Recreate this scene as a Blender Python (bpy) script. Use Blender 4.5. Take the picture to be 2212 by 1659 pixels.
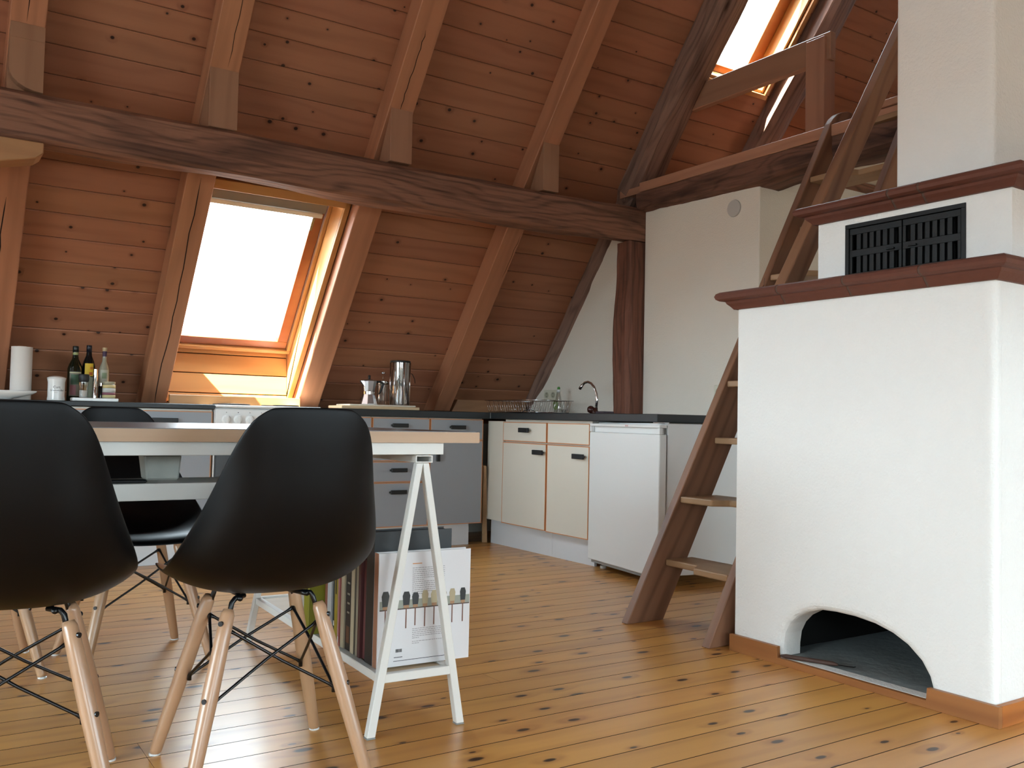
import bpy, bmesh, math, random
from mathutils import Vector, Matrix
random.seed(7)
for o in list(bpy.data.objects): bpy.data.objects.remove(o)
S = bpy.context.scene
COL = S.collection
R = math.radians
# ------------------------------------------------------------------ camera
def cam_basis(yaw, pitch, roll):
    sy, cy = math.sin(yaw), math.cos(yaw)
    f = Vector((sy*math.cos(pitch), cy*math.cos(pitch), math.sin(pitch)))
    r = Vector((cy, -sy, 0)); u = r.cross(f)
    cr, sr = math.cos(roll), math.sin(roll)
    return cr*r+sr*u, -sr*r+cr*u, f
cr_, cu_, cf_ = cam_basis(R(33.5211), R(2.24446), R(1.22116))
cd = bpy.data.cameras.new('camera'); cam = bpy.data.objects.new('camera', cd); COL.objects.link(cam)
cd.sensor_width = 36; cd.lens = 1976.67/2212*36; cd.clip_start = .02; cd.clip_end = 100
m = Matrix((cr_, cu_, -cf_)).transposed().to_4x4(); m.translation = Vector((0, 0, .80))
cam.matrix_world = m
S.camera = cam
# ------------------------------------------------------------------ sky, sun, exposure
S.view_settings.view_transform = 'Standard'; S.view_settings.look = 'None'
S.view_settings.gamma = 1; S.view_settings.use_curve_mapping = False
S.view_settings.exposure = 1.60
W = bpy.data.worlds.new('sky'); S.world = W; W.use_nodes = True
_n = W.node_tree.nodes; _l = W.node_tree.links; bg = _n['Background']; bg.inputs[1].default_value = 9.0
_tc = _n.new('ShaderNodeTexCoord'); _sx = _n.new('ShaderNodeSeparateXYZ'); _mr = _n.new('ShaderNodeMapRange'); _mx = _n.new('ShaderNodeMix'); _mx.data_type = 'RGBA'
_l.new(_tc.outputs['Generated'], _sx.inputs[0]); _l.new(_sx.outputs['Z'], _mr.inputs['Value']); _mr.inputs['From Min'].default_value = -.03; _mr.inputs['From Max'].default_value = .05
_l.new(_mr.outputs[0], _mx.inputs['Factor']); _l.new(_mx.outputs['Result'], bg.inputs[0])
_mx.inputs['A'].default_value = (.20, .20, .20, 1); _mx.inputs['B'].default_value = (.75, .885, 1.0, 1)   # ground and roofs below the horizon, bright hazy sky above
sd = bpy.data.lights.new('sun', 'SUN'); sd.energy = 42; sd.angle = R(.6); sd.color = (1, .94, .82)
sun = bpy.data.objects.new('sun', sd); COL.objects.link(sun)
sun.rotation_euler = Vector((1, .60, -1.97)).to_track_quat('-Z', 'Y').to_euler()
# ------------------------------------------------------------------ roof plane frame
TH = R(51.95); CT, ST = math.cos(TH), math.sin(TH)
D0 = 4.7639
NRM = Vector((0, ST, CT)); TUP = Vector((0, -CT, ST))
def rp(x, s, off=0.): return Vector((x, 0, 0)) + TUP*s + NRM*(D0+off)
def s_at_z(z, off=0.): return (z - CT*(D0+off))/ST
# ------------------------------------------------------------------ material helpers
MATS = {}
def newmat(name):
    m = bpy.data.materials.new(name); m.use_nodes = True; MATS[name] = m
    nt = m.node_tree; b = nt.nodes['Principled BSDF']
    return m, nt, b
def lin(c):
    if isinstance(c, str):
        c = c.lstrip('#'); c = [int(c[i:i+2], 16)/255 for i in (0, 2, 4)]
    return tuple((v/12.92 if v <= .04045 else ((v+.055)/1.055)**2.4) for v in c[:3])+(1,)
def plain(name, col, rough=.5, metal=0, spec=.5, bump=0, bscale=60, coat=0, var=0):
    m, nt, b = newmat(name)
    b.inputs['Base Color'].default_value = lin(col); b.inputs['Roughness'].default_value = rough
    b.inputs['Metallic'].default_value = metal; b.inputs['Specular IOR Level'].default_value = spec
    b.inputs['Coat Weight'].default_value = coat
    if bump or var:
        tc = nt.nodes.new('ShaderNodeTexCoord'); n = nt.nodes.new('ShaderNodeTexNoise'); n.inputs['Scale'].default_value = bscale
        n.inputs['Detail'].default_value = 5; nt.links.new(tc.outputs['Object'], n.inputs['Vector'])
        if bump:
            bp = nt.nodes.new('ShaderNodeBump'); bp.inputs['Strength'].default_value = bump; bp.inputs['Distance'].default_value = .01
            nt.links.new(n.outputs['Fac'], bp.inputs['Height']); nt.links.new(bp.outputs['Normal'], b.inputs['Normal'])
        if var:
            mx = nt.nodes.new('ShaderNodeMix'); mx.data_type = 'RGBA'
            c = lin(col); mx.inputs['A'].default_value = c; mx.inputs['B'].default_value = tuple(v*(1-var) for v in c[:3])+(1,)
            nt.links.new(n.outputs['Fac'], mx.inputs['Factor']); nt.links.new(mx.outputs['Result'], b.inputs['Base Color'])
    return m
def wood(name, light, dark, axis=(1, 0, 0), across=(0, 1, 0), rough=.5, knots=(3.2, 9.), kthr=.45, kcol='#3a2014', ksize=.12,
         grain=.5, bump=.15, rings=.35, ringscale=26., vary=.25, coat=0., spec=.4, old=0., knot3d=False, gx=1.3, gy=26., warp=(.9, 4., 9.)):
    m, nt, b = newmat(name); N = nt.nodes; L = nt.links
    def mth(op, a=None, bb=None, c=None, clamp=False):
        n = N.new('ShaderNodeMath'); n.operation = op; n.use_clamp = clamp
        for i, v in enumerate((a, bb, c)):
            if v is None: continue
            if hasattr(v, 'links'): L.new(v, n.inputs[i])
            else: n.inputs[i].default_value = v
        return n.outputs[0]
    tc = N.new('ShaderNodeTexCoord'); oi = N.new('ShaderNodeObjectInfo')
    a = Vector(axis).normalized(); bvec = Vector(across).normalized(); c = a.cross(bvec)
    comp = []
    for v in (a, bvec, c):
        d = N.new('ShaderNodeVectorMath'); d.operation = 'DOT_PRODUCT'; L.new(tc.outputs['Object'], d.inputs[0]); d.inputs[1].default_value = v
        comp.append(d.outputs['Value'])
    rnd = oi.outputs['Random']
    x = mth('ADD', comp[0], mth('MULTIPLY', rnd, 37.)); y = mth('ADD', comp[1], mth('MULTIPLY', rnd, 11.3)); z = comp[2]
    def vec(sx, sy, sz):
        cb = N.new('ShaderNodeCombineXYZ')
        for i, (v, s_) in enumerate(((x, sx), (y, sy), (z, sz))): L.new(mth('MULTIPLY', v, s_), cb.inputs[i])
        return cb.outputs[0]
    # knots
    vo = N.new('ShaderNodeTexVoronoi'); vo.voronoi_dimensions = '3D' if knot3d else '2D'; vo.inputs['Scale'].default_value = 1; vo.inputs['Randomness'].default_value = .95
    L.new(vec(knots[0], knots[1], knots[1]), vo.inputs['Vector'])
    sc = N.new('ShaderNodeSeparateColor'); L.new(vo.outputs['Color'], sc.inputs[0])
    on = mth('GREATER_THAN', sc.outputs[0], kthr)
    ks = mth('MULTIPLY', mth('ADD', mth('MULTIPLY', sc.outputs[1], .8), .35), ksize)
    kn = N.new('ShaderNodeMapRange'); kn.interpolation_type = 'SMOOTHSTEP'; L.new(vo.outputs['Distance'], kn.inputs['Value'])
    L.new(mth('MULTIPLY', ks, .55), kn.inputs['From Min']); L.new(ks, kn.inputs['From Max']); kn.inputs['To Min'].default_value = 1; kn.inputs['To Max'].default_value = 0
    knot = mth('MULTIPLY', kn.outputs[0], on)
    halo = N.new('ShaderNodeMapRange'); halo.interpolation_type = 'SMOOTHSTEP'; L.new(vo.outputs['Distance'], halo.inputs['Value'])
    halo.inputs['From Min'].default_value = 0; L.new(mth('MULTIPLY', ks, 3.2), halo.inputs['From Max']); halo.inputs['To Min'].default_value = 1; halo.inputs['To Max'].default_value = 0
    hal = mth('MULTIPLY', halo.outputs[0], on)
    # grain
    n1 = N.new('ShaderNodeTexNoise'); n1.inputs['Scale'].default_value = 1; n1.inputs['Detail'].default_value = 6; n1.inputs['Roughness'].default_value = .6
    L.new(vec(gx, gy, gy), n1.inputs['Vector'])
    n2 = N.new('ShaderNodeTexNoise'); n2.inputs['Scale'].default_value = 1; n2.inputs['Detail'].default_value = 2
    L.new(vec(warp[0], warp[1], warp[1]), n2.inputs['Vector'])
    ph = mth('ADD', mth('MULTIPLY', mth('ADD', y, mth('MULTIPLY', z, .6)), ringscale), mth('ADD', mth('MULTIPLY', n2.outputs['Fac'], warp[2]), mth('MULTIPLY', hal, 2.2)))
    ring = mth('POWER', mth('ADD', mth('MULTIPLY', mth('SINE', mth('MULTIPLY', ph, 2*math.pi*.35)), .5), .5), 2.5)
    g = mth('ADD', mth('MULTIPLY', mth('SUBTRACT', n1.outputs['Fac'], .5), grain*2), mth('MULTIPLY', ring, rings))
    g = mth('ADD', g, mth('MULTIPLY', hal, .55), None, True)
    mx = N.new('ShaderNodeMix'); mx.data_type = 'RGBA'; mx.inputs['A'].default_value = lin(light); mx.inputs['B'].default_value = lin(dark)
    L.new(g, mx.inputs['Factor'])
    mk = N.new('ShaderNodeMix'); mk.data_type = 'RGBA'; mk.inputs['B'].default_value = lin(kcol)
    L.new(mx.outputs['Result'], mk.inputs['A']); L.new(mth('MULTIPLY', knot, .96), mk.inputs['Factor'])
    hv = N.new('ShaderNodeHueSaturation'); L.new(mk.outputs['Result'], hv.inputs['Color'])
    r2 = mth('FRACT', mth('MULTIPLY', rnd, 7.31)); r3 = mth('FRACT', mth('MULTIPLY', rnd, 13.7))
    L.new(mth('ADD', mth('MULTIPLY', r2, vary), 1-vary*.55), hv.inputs['Value'])
    L.new(mth('ADD', mth('MULTIPLY', r3, .006), .497), hv.inputs['Hue'])
    out = hv.outputs['Color']
    if old:
        n3 = N.new('ShaderNodeTexNoise'); n3.inputs['Scale'].default_value = 1; n3.inputs['Detail'].default_value = 4
        L.new(vec(1.6, 9., 9.), n3.inputs['Vector'])
        mr = N.new('ShaderNodeMapRange'); L.new(n3.outputs['Fac'], mr.inputs['Value']); mr.inputs['From Min'].default_value = .52; mr.inputs['From Max'].default_value = .68
        mo = N.new('ShaderNodeMix'); mo.data_type = 'RGBA'; mo.inputs['B'].default_value = lin('#2a1710')
        L.new(out, mo.inputs['A']); L.new(mth('MULTIPLY', mr.outputs[0], old), mo.inputs['Factor']); out = mo.outputs['Result']
    L.new(out, b.inputs['Base Color'])
    b.inputs['Roughness'].default_value = rough; b.inputs['Coat Weight'].default_value = coat; b.inputs['Coat Roughness'].default_value = .25
    b.inputs['Specular IOR Level'].default_value = spec
    bp = N.new('ShaderNodeBump'); bp.inputs['Strength'].default_value = bump; bp.inputs['Distance'].default_value = .004
    L.new(mth('SUBTRACT', mth('ADD', mth('MULTIPLY', n1.outputs['Fac'], .7), mth('MULTIPLY', ring, -.35)), mth('MULTIPLY', knot, .2)), bp.inputs['Height'])
    L.new(bp.outputs['Normal'], b.inputs['Normal'])
    return m
SL = tuple(TUP)
M_floor = wood('floor_pine', '#d0954e', '#9f642c', knots=(4.4, 10.), kthr=.42, kcol='#2a130a', ksize=.13, rough=.34, grain=.36, rings=.25, bump=.05, vary=.16, spec=.5, coat=.25)
M_ceil = wood('ceiling_pine', '#a26d50', '#754a34', across=SL, knots=(6.5, 7.5), kthr=.55, kcol='#27130b', ksize=.080, rough=.55, grain=.34, rings=.22, bump=.08, vary=.16)
M_raft = wood('rafter_pine', '#b07858', '#825239', axis=SL, across=(1, 0, 0), knots=(2.2, 6.), kthr=.6, ksize=.085, rough=.55, grain=.4, rings=.3, bump=.1, vary=.12, knot3d=True)
M_block = wood('block_pine', '#9c7358', '#7b543c', axis=(0, 0, 1), across=(1, 0, 0), knots=(3, 7.), kthr=.7, ksize=.06, rough=.6, grain=.4, rings=.25, bump=.1, knot3d=True)
M_oldX = wood('old_timber_x', '#8a604c', '#38211a', warp=(1.3, 5., 17.), axis=(1, 0, 0), across=(0, 0, 1), knots=(1.5, 5.), kthr=.62, ksize=.12, rough=.75, grain=1.1, rings=.42, ringscale=62, bump=1.0, old=.6, vary=.05, knot3d=True, gx=2.2, gy=75)
M_oldY = wood('old_timber_y', '#745140', '#2a1812', warp=(1.6, 6., 22.), axis=(0, 1, 0), across=(0, 0, 1), knots=(1.5, 5.), kthr=.65, ksize=.1, rough=.75, grain=.95, rings=.38, ringscale=50, bump=1.0, old=.8, vary=.05, knot3d=True, gx=2.2, gy=60)
M_oldZ = wood('old_timber_z', '#764c3a', '#34201a', warp=(1.2, 6., 18.), axis=(0, 0, 1), across=(1, 0, 0), knots=(1.2, 5.), kthr=.7, ksize=.1, rough=.75, grain=.9, rings=.4, ringscale=60, bump=1.0, old=.5, vary=.05, knot3d=True, gx=1.8, gy=75)
M_oldS = wood('old_timber_slope', '#86685a', '#3f2a22', warp=(1.2, 6., 18.), axis=SL, across=(1, 0, 0), knots=(1.5, 5.), kthr=.6, ksize=.12, rough=.75, grain=.9, rings=.38, ringscale=50, bump=1.0, old=.5, vary=.05, knot3d=True, gx=1.8, gy=60)
M_pineX = wood('pine_x', '#a87c57', '#86593c', axis=(1, 0, 0), across=(0, 0, 1), knots=(3, 7), kthr=.6, ksize=.08, rough=.45, grain=.35, rings=.25, knot3d=True)
M_pineY = wood('pine_y', '#a97c62', '#845944', axis=(0, 1, 0), across=(0, 0, 1), knots=(3, 7), kthr=.65, ksize=.08, rough=.45, grain=.35, rings=.3, knot3d=True)
M_pineZ = wood('pine_z', '#a0735c', '#7c5341', axis=(0, 0, 1), across=(0, 1, 0), knots=(2, 7), kthr=.65, ksize=.08, rough=.45, grain=.35, rings=.3, knot3d=True)
M_skirt = wood('skirting_pine', '#a9703f', '#80502b', axis=(0, 1, 0), across=(0, 0, 1), knots=(3, 9), kthr=.7, ksize=.08, rough=.4, grain=.35, rings=.4, knot3d=True)
LDIR = Vector((1, 0, 1.83)).normalized()
M_lad = wood('ladder_wood', '#946a50', '#613f2d', axis=tuple(LDIR), across=(-LDIR.z, 0, LDIR.x), knots=(1.5, 7), kthr=.8, ksize=.07, rough=.5, grain=.45, rings=.5, ringscale=34, knot3d=True)
M_tread = wood('tread_wood', '#a1805f', '#7d6046', axis=(0, 1, 0), across=(1, 0, 0), knots=(2, 7), kthr=.9, ksize=.05, rough=.5, grain=.4, rings=.25, knot3d=True)
M_frame = wood('window_frame_wood', '#b8844e', '#96602f', axis=SL, across=(1, 0, 0), knots=(3, 7), kthr=.75, ksize=.06, rough=.35, grain=.3, rings=.2, knot3d=True)
M_frameX = wood('window_frame_wood_x', '#b8844e', '#96602f', axis=(1, 0, 0), across=(0, 0, 1), knots=(3, 7), kthr=.6, ksize=.08, rough=.35, grain=.3, rings=.2, knot3d=True)
M_sash = wood('sash_wood', '#94552d', '#7a4020', axis=(1, 0, 0), across=(0, 0, 1), kthr=.95, rough=.3, grain=.3, rings=.2, knot3d=True)
M_leg = wood('beech_leg', '#ae8868', '#96704f', axis=(0, 0, 1), across=(1, 0, 0), kthr=2, rough=.28, grain=.35, rings=.12, bump=.02, vary=.05, spec=.6, knot3d=True)
M_edge = wood('table_edge', '#b39374', '#977657', axis=(1, 0, 0), across=(0, 0, 1), kthr=2, rough=.45, grain=.4, rings=.15, bump=.03, knot3d=True)
M_tray = wood('light_board', '#cdb592', '#b39a78', kthr=2, rough=.5, grain=.3, rings=.1, bump=.03, knot3d=True)
M_crack = plain('crack_shadow', '#1c0d08', 1)
M_plaster = plain('white_plaster', '#e0d9cc', .9, bump=.25, bscale=140, spec=.2)
M_plaster2 = plain('stove_plaster', '#e8e6e1', .9, bump=.35, bscale=110, spec=.2)
M_slate = plain('hearth_slate', '#a2a9a8', .6, bump=.3, bscale=30, var=.4)
M_nearblack = plain('near_black', '#121110', .95)  # near-black, for the niche lining and the vent backing
M_terra = plain('terracotta_mantel', '#6b3f31', .55, bump=.15, bscale=40, var=.25, spec=.35)
M_mortar = plain('mantel_mortar', '#5d4a40', .9, bump=.3)
M_iron = plain('black_cast_iron', '#0e1112', .5, metal=.2, bump=.1, bscale=90)
M_black = plain('black_plastic_shell', '#030304', .45, spec=.20, bump=.04, bscale=900)
M_rod = plain('black_rod', '#08080a', .3, spec=.5)
M_handle = plain('black_handle', '#141516', .5)
M_clear = plain('clear_glide', '#cfd2d0', .2)
M_cream = plain('cream_laminate', '#d8d2c4', .45, var=.04, bscale=3)
M_grey = plain('grey_laminate', '#969a9f', .5, var=.04, bscale=3)
M_kick = plain('kick_board', '#d2d4d6', .5)
M_orange = plain('orange_edging', '#c8824f', .55)
M_top = plain('dark_worktop', '#23282a', .45, bump=.05, bscale=300)
M_white = plain('white_enamel', '#e2e2df', .35)
M_metalw = plain('white_powder_coat', '#d9d6cf', .5)
M_fridge = plain('fridge_white', '#dcdddb', .4, bump=.03, bscale=500)
M_gasket = plain('gasket_grey', '#8c8c8a', .6)
M_ovend = plain('oven_glass', '#2b2c2e', .25)
M_alu = plain('aluminium', '#c3c5c8', .28, metal=1)
M_chrome = plain('chrome', '#d6d6d6', .12, metal=1)
M_brown = plain('brown_tap_knob', '#3a1d17', .2)
M_ttop = plain('table_laminate', '#3c3f45', .28, spec=.6)
M_paper = plain('paper_white', '#d4cec6', .9)
M_ceram = plain('white_ceramic', '#dadad6', .2)
M_greend = plain('dark_green_glass', '#12170c', .12, spec=.6)
M_darkg = plain('dark_bottle_glass', '#0c1010', .12, spec=.6)
M_paleg = plain('pale_bottle_glass', '#8e8a78', .15, spec=.6)
M_ink = plain('black_print', '#1b1b1c', .8)
M_gprint = plain('grey_print', '#8f8a8a', .9)
def glassmat(name, tint=(.95, .97, .96), gl=.08):
    m = bpy.data.materials.new(name); m.use_nodes = True; nt = m.node_tree; nt.nodes.clear(); MATS[name] = m
    o = nt.nodes.new('ShaderNodeOutputMaterial'); t = nt.nodes.new('ShaderNodeBsdfTransparent'); g = nt.nodes.new('ShaderNodeBsdfGlossy'); mx = nt.nodes.new('ShaderNodeMixShader')
    t.inputs[0].default_value = tint+(1,); g.inputs[0].default_value = (1, 1, 1, 1); g.inputs['Roughness'].default_value = .03; mx.inputs[0].default_value = gl
    nt.links.new(t.outputs[0], mx.inputs[1]); nt.links.new(g.outputs[0], mx.inputs[2]); nt.links.new(mx.outputs[0], o.inputs[0])
    return m
M_glass = glassmat('window_glass')
M_glassware = glassmat('glassware', (.82, .84, .82), .22)
M_smoke = glassmat('smoked_glass', (.55, .56, .54), .35)
_pc = {}
def col(hexs, rough=.6):
    k = hexs+str(rough)
    if k not in _pc: _pc[k] = plain('paint_'+hexs.strip('#'), hexs, rough)
    return _pc[k]
# ------------------------------------------------------------------ geometry helpers
def mesh_obj(name, bm, mat, parent=None, smooth=False, bevel=0, seg=1):
    me = bpy.data.meshes.new(name); bmesh.ops.recalc_face_normals(bm, faces=bm.faces[:]); bm.to_mesh(me); bm.free()
    mats = mat if isinstance(mat, (list, tuple)) else [mat]
    for mm in mats: me.materials.append(mm)
    if smooth:
        for p in me.polygons: p.use_smooth = True
    o = bpy.data.objects.new(name, me); COL.objects.link(o)
    if parent: o.parent = parent
    if bevel:
        b = o.modifiers.new('bevel', 'BEVEL'); b.width = bevel; b.segments = seg; b.limit_method = 'ANGLE'; b.angle_limit = R(35)
    return o
def tag(o, label=None, cat=None, group=None, kind=None):
    if label: o['label'] = label
    if cat: o['category'] = cat
    if group: o['group'] = group
    if kind: o['kind'] = kind
    return o
def empty(name, loc=(0, 0, 0), rz=0, label=None, cat=None, group=None, kind=None):
    o = bpy.data.objects.new(name, None); COL.objects.link(o); o.location = loc; o.rotation_euler = (0, 0, rz); o.empty_display_size = .05
    return tag(o, label, cat, group, kind)
def bx(bm, x0, x1, y0, y1, z0, z1, mi=0):
    v = [bm.verts.new((x, y, z)) for x in (x0, x1) for y in (y0, y1) for z in (z0, z1)]
    for q in ((0, 1, 3, 2), (4, 6, 7, 5), (0, 4, 5, 1), (2, 3, 7, 6), (0, 2, 6, 4), (1, 5, 7, 3)):
        f = bm.faces.new([v[i] for i in q]); f.material_index = mi
    return bm
def box(*a, **k): return bx(bmesh.new(), *a, **k)
def hexa(bm, P8):   # P8: four bottom, four top
    v = [bm.verts.new(p) for p in P8]
    for q in ((3, 2, 1, 0), (4, 5, 6, 7), (0, 1, 5, 4), (1, 2, 6, 5), (2, 3, 7, 6), (3, 0, 4, 7)): bm.faces.new([v[i] for i in q])
    return bm
def prism(bm, poly, vec):     # extrude a planar polygon (list of 3D points) by vec
    a = [bm.verts.new(p) for p in poly]; b = [bm.verts.new(Vector(p)+Vector(vec)) for p in poly]
    bm.faces.new(a); bm.faces.new(b[::-1]); n = len(a)
    for i in range(n): bm.faces.new((a[i], b[i], b[(i+1) % n], a[(i+1) % n]))
    return bm
def tube(bm, pts, r, n=10, cap=True):
    pts = [Vector(p) for p in pts]; rings = []
    rr = r if isinstance(r, (list, tuple)) else [r]*len(pts)
    up = None
    for i, p in enumerate(pts):
        d = (pts[min(i+1, len(pts)-1)]-pts[max(i-1, 0)]).normalized()
        if up is None: up = Vector((0, 0, 1)) if abs(d.z) < .9 else Vector((1, 0, 0))
        a = d.cross(up).normalized(); b = a.cross(d).normalized(); up = b
        rings.append([bm.verts.new(p+rr[i]*(math.cos(t)*a+math.sin(t)*b)) for t in [2*math.pi*k/n for k in range(n)]])
    for i in range(len(rings)-1):
        for k in range(n): bm.faces.new((rings[i][k], rings[i][(k+1) % n], rings[i+1][(k+1) % n], rings[i+1][k]))
    if cap: bm.faces.new(rings[0][::-1]); bm.faces.new(rings[-1])
    return bm
def lathe(bm, prof, c=(0, 0, 0), n=24, capb=True, capt=True):
    rings = [[bm.verts.new((c[0]+r*math.cos(t), c[1]+r*math.sin(t), c[2]+z)) for t in [2*math.pi*k/n for k in range(n)]] for r, z in prof]
    for i in range(len(rings)-1):
        for k in range(n): bm.faces.new((rings[i][k], rings[i][(k+1) % n], rings[i+1][(k+1) % n], rings[i+1][k]))
    if capb: bm.faces.new(rings[0][::-1])
    if capt: bm.faces.new(rings[-1])
    return bm
def old_beam(name, rings_fn, n, mat, parent=None, amp=.008, seed=0, label=None, cat='beam'):
    """hewn timber: a section polygon repeated at n stations with small irregularities"""
    rnd = random.Random(seed); bm = bmesh.new(); rings = []
    sec0 = rings_fn(0.); drift = [Vector((0, 0, 0)) for _ in sec0]
    for i in range(n+1):
        sec = rings_fn(i/n); rg = []
        for j, p in enumerate(sec):
            drift[j] = drift[j]*.75+Vector((rnd.uniform(-1, 1), rnd.uniform(-1, 1), rnd.uniform(-1, 1)))*amp*.55
            rg.append(bm.verts.new(Vector(p)+drift[j]))
        rings.append(rg)
    k = len(sec0)
    for i in range(n):
        for j in range(k): bm.faces.new((rings[i][j], rings[i][(j+1) % k], rings[i+1][(j+1) % k], rings[i+1][j]))
    bm.faces.new(rings[0][::-1]); bm.faces.new(rings[-1])
    o = mesh_obj(name, bm, mat, parent, smooth=False)
    if label: tag(o, label, cat)
    return o
def instance(name, src, parent, loc=None, mw=None):
    o = bpy.data.objects.new(name, src.data); COL.objects.link(o); o.parent = parent
    for md in src.modifiers:
        if md.type == 'BEVEL':
            b = o.modifiers.new('bevel', 'BEVEL'); b.width = md.width; b.segments = md.segments; b.limit_method = 'ANGLE'; b.angle_limit = R(35)
    if loc: o.location = loc
    return o
def portal(name, c, xdir, ydir, w, h):
    """area light portal in a window opening, emitting along -Z = inward; only guides the sampling of the sky"""
    l = bpy.data.lights.new(name, 'AREA'); l.shape = 'RECTANGLE'; l.size = w; l.size_y = h; l.cycles.is_portal = True
    o = bpy.data.objects.new(name, l); COL.objects.link(o)
    X = Vector(xdir).normalized(); Y = Vector(ydir).normalized(); Z = X.cross(Y)
    mm = Matrix((X, Y, Z)).transposed().to_4x4(); mm.translation = Vector(c); o.matrix_world = mm
    return o
def copy_tree(o, parent=None):
    c = o.copy(); COL.objects.link(c); c.parent = parent
    for ch in list(o.children): copy_tree(ch, c)
    return c
#@@STRUCTURE
# ================================================================== FLOOR
floor = mesh_obj('floor', box(-2.7, 7.2, -3.2, 5.75, -.12, -.024), plain('dark_subfloor', '#1d120b', 1)); tag(floor, 'warm varnished pine plank floor with dark knots', 'floor', kind='structure')
PY = .1075
def floorboard(x0, x1, y0, y1):
    bm = bmesh.new(); g = .0014; c = .0002; cx = (x0+x1)/2; cy = (y0+y1)/2
    a0, a1, b0, b1 = x0-cx+.0004, x1-cx-.0004, y0-cy+g, y1-cy-g
    prism(bm, [(a0, b0, -.023), (a0, b1, -.023), (a0, b1, -c), (a0, b1-c, 0), (a0, b0+c, 0), (a0, b0, -c)], (a1-a0, 0, 0))
    o = mesh_obj('floorboard', bm, [M_floor, M_crack], floor); o.location = (cx, cy, 0)
    for p in o.data.polygons:
        if p.normal.z < .9: p.material_index = 1      # dirt-darkened joints
    return o
k0 = int((-.75-1.286)/PY)-1
for k in range(k0, 40):
    y0 = 1.286+k*PY; y1 = y0+PY
    if y0 > 5.6: break
    cuts = [-2.6]
    j = random.choice((-.1, .5, -.6, 3.9, .2)); cuts.append(j)
    if k == 10: cuts = [-2.6, 1.548]
    if j < 1 and random.random() < .3: cuts.append(4.4)
    cuts.append(7.1)
    for a, b in zip(cuts[:-1], cuts[1:]): floorboard(a, b, y0, y1)
# ================================================================== ROOF
SB = .1335
W1 = (1.166, 1.974, -2.70, -1.322)     # skylight over the cooker: x0, x1, s0, s1 of the hole in the boards
W2 = (3.93, 4.47, -.135, .95)          # skylight above the loft
ceiling = bmesh.new()
def slab(bm, x0, x1, s0, s1, o0, o1): hexa(bm, [rp(x0, s0, o0), rp(x1, s0, o0), rp(x1, s1, o0), rp(x0, s1, o0), rp(x0, s0, o1), rp(x1, s0, o1), rp(x1, s1, o1), rp(x0, s1, o1)])
xs = [-2.75, W1[0], W1[1], W2[0], W2[1], 7.2]
slab(ceiling, xs[0], xs[1], -2.95, 4.2, .146, .22)
slab(ceiling, xs[1], xs[2], W1[3], 4.2, .146, .22); slab(ceiling, xs[1], xs[2], -2.95, -2.62, .146, .22)
slab(ceiling, xs[2], xs[3], -2.95, 4.2, .146, .22)
slab(ceiling, xs[3], xs[4], -2.95, W2[2], .146, .22); slab(ceiling, xs[3], xs[4], W2[3], 4.2, .146, .22)
slab(ceiling, xs[4], xs[5], -2.95, 4.2, .146, .22)
ceil = mesh_obj('ceiling', ceiling, M_ceil); tag(ceil, 'steep roof slope lined with knotty brown pine boards', 'ceiling', kind='structure')
def ceilboard(x0, x1, s0, s1):
    bm = bmesh.new(); g = .0008; c = .005; cx = (x0+x1)/2; cs = (s0+s1)/2
    a0, a1 = x0-cx+g, x1-cx-g; h0, h1 = s0-cs+g, s1-cs-g
    f = lambda h, o: TUP*h+NRM*o
    prism(bm, [Vector((a0, 0, 0))+f(h, o) for h, o in ((h0, .022), (h1, .022), (h1, .004), (h1-c, 0), (h0+c, 0), (h0, .004))], (a1-a0, 0, 0))
    o = mesh_obj('ceiling_board', bm, [M_ceil, M_crack], ceil); o.location = rp(cx, cs, .12)
    for p in o.data.polygons:
        if abs(p.normal.dot(TUP)) > .9 or abs(p.normal.x) > .9: p.material_index = 1
    return o
for k in range(-11, 21):
    s1 = -.14-SB*k; s0 = s1-SB
    if s1 < -2.9: break
    s0 = max(s0, -2.93)
    segs = [(-2.7, 7.15)]
    for w in (W1, W2):
        if s0 < w[3]-.01 and s1 > w[2]+.01:
            n = []
            for a, b in segs:
                if a < w[0] and b > w[1]: n += [(a, w[0]), (w[1], b)]
                else: n.append((a, b))
            segs = n
    j = random.choice((.35, 1.16, 2.06, 3.0)); out = []
    for a, b in segs:
        if a < j-.2 and b > j+.2: out += [(a, j), (j, b)]
        else: out.append((a, b))
    for a, b in out: ceilboard(a, b, s0, s1)
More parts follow.
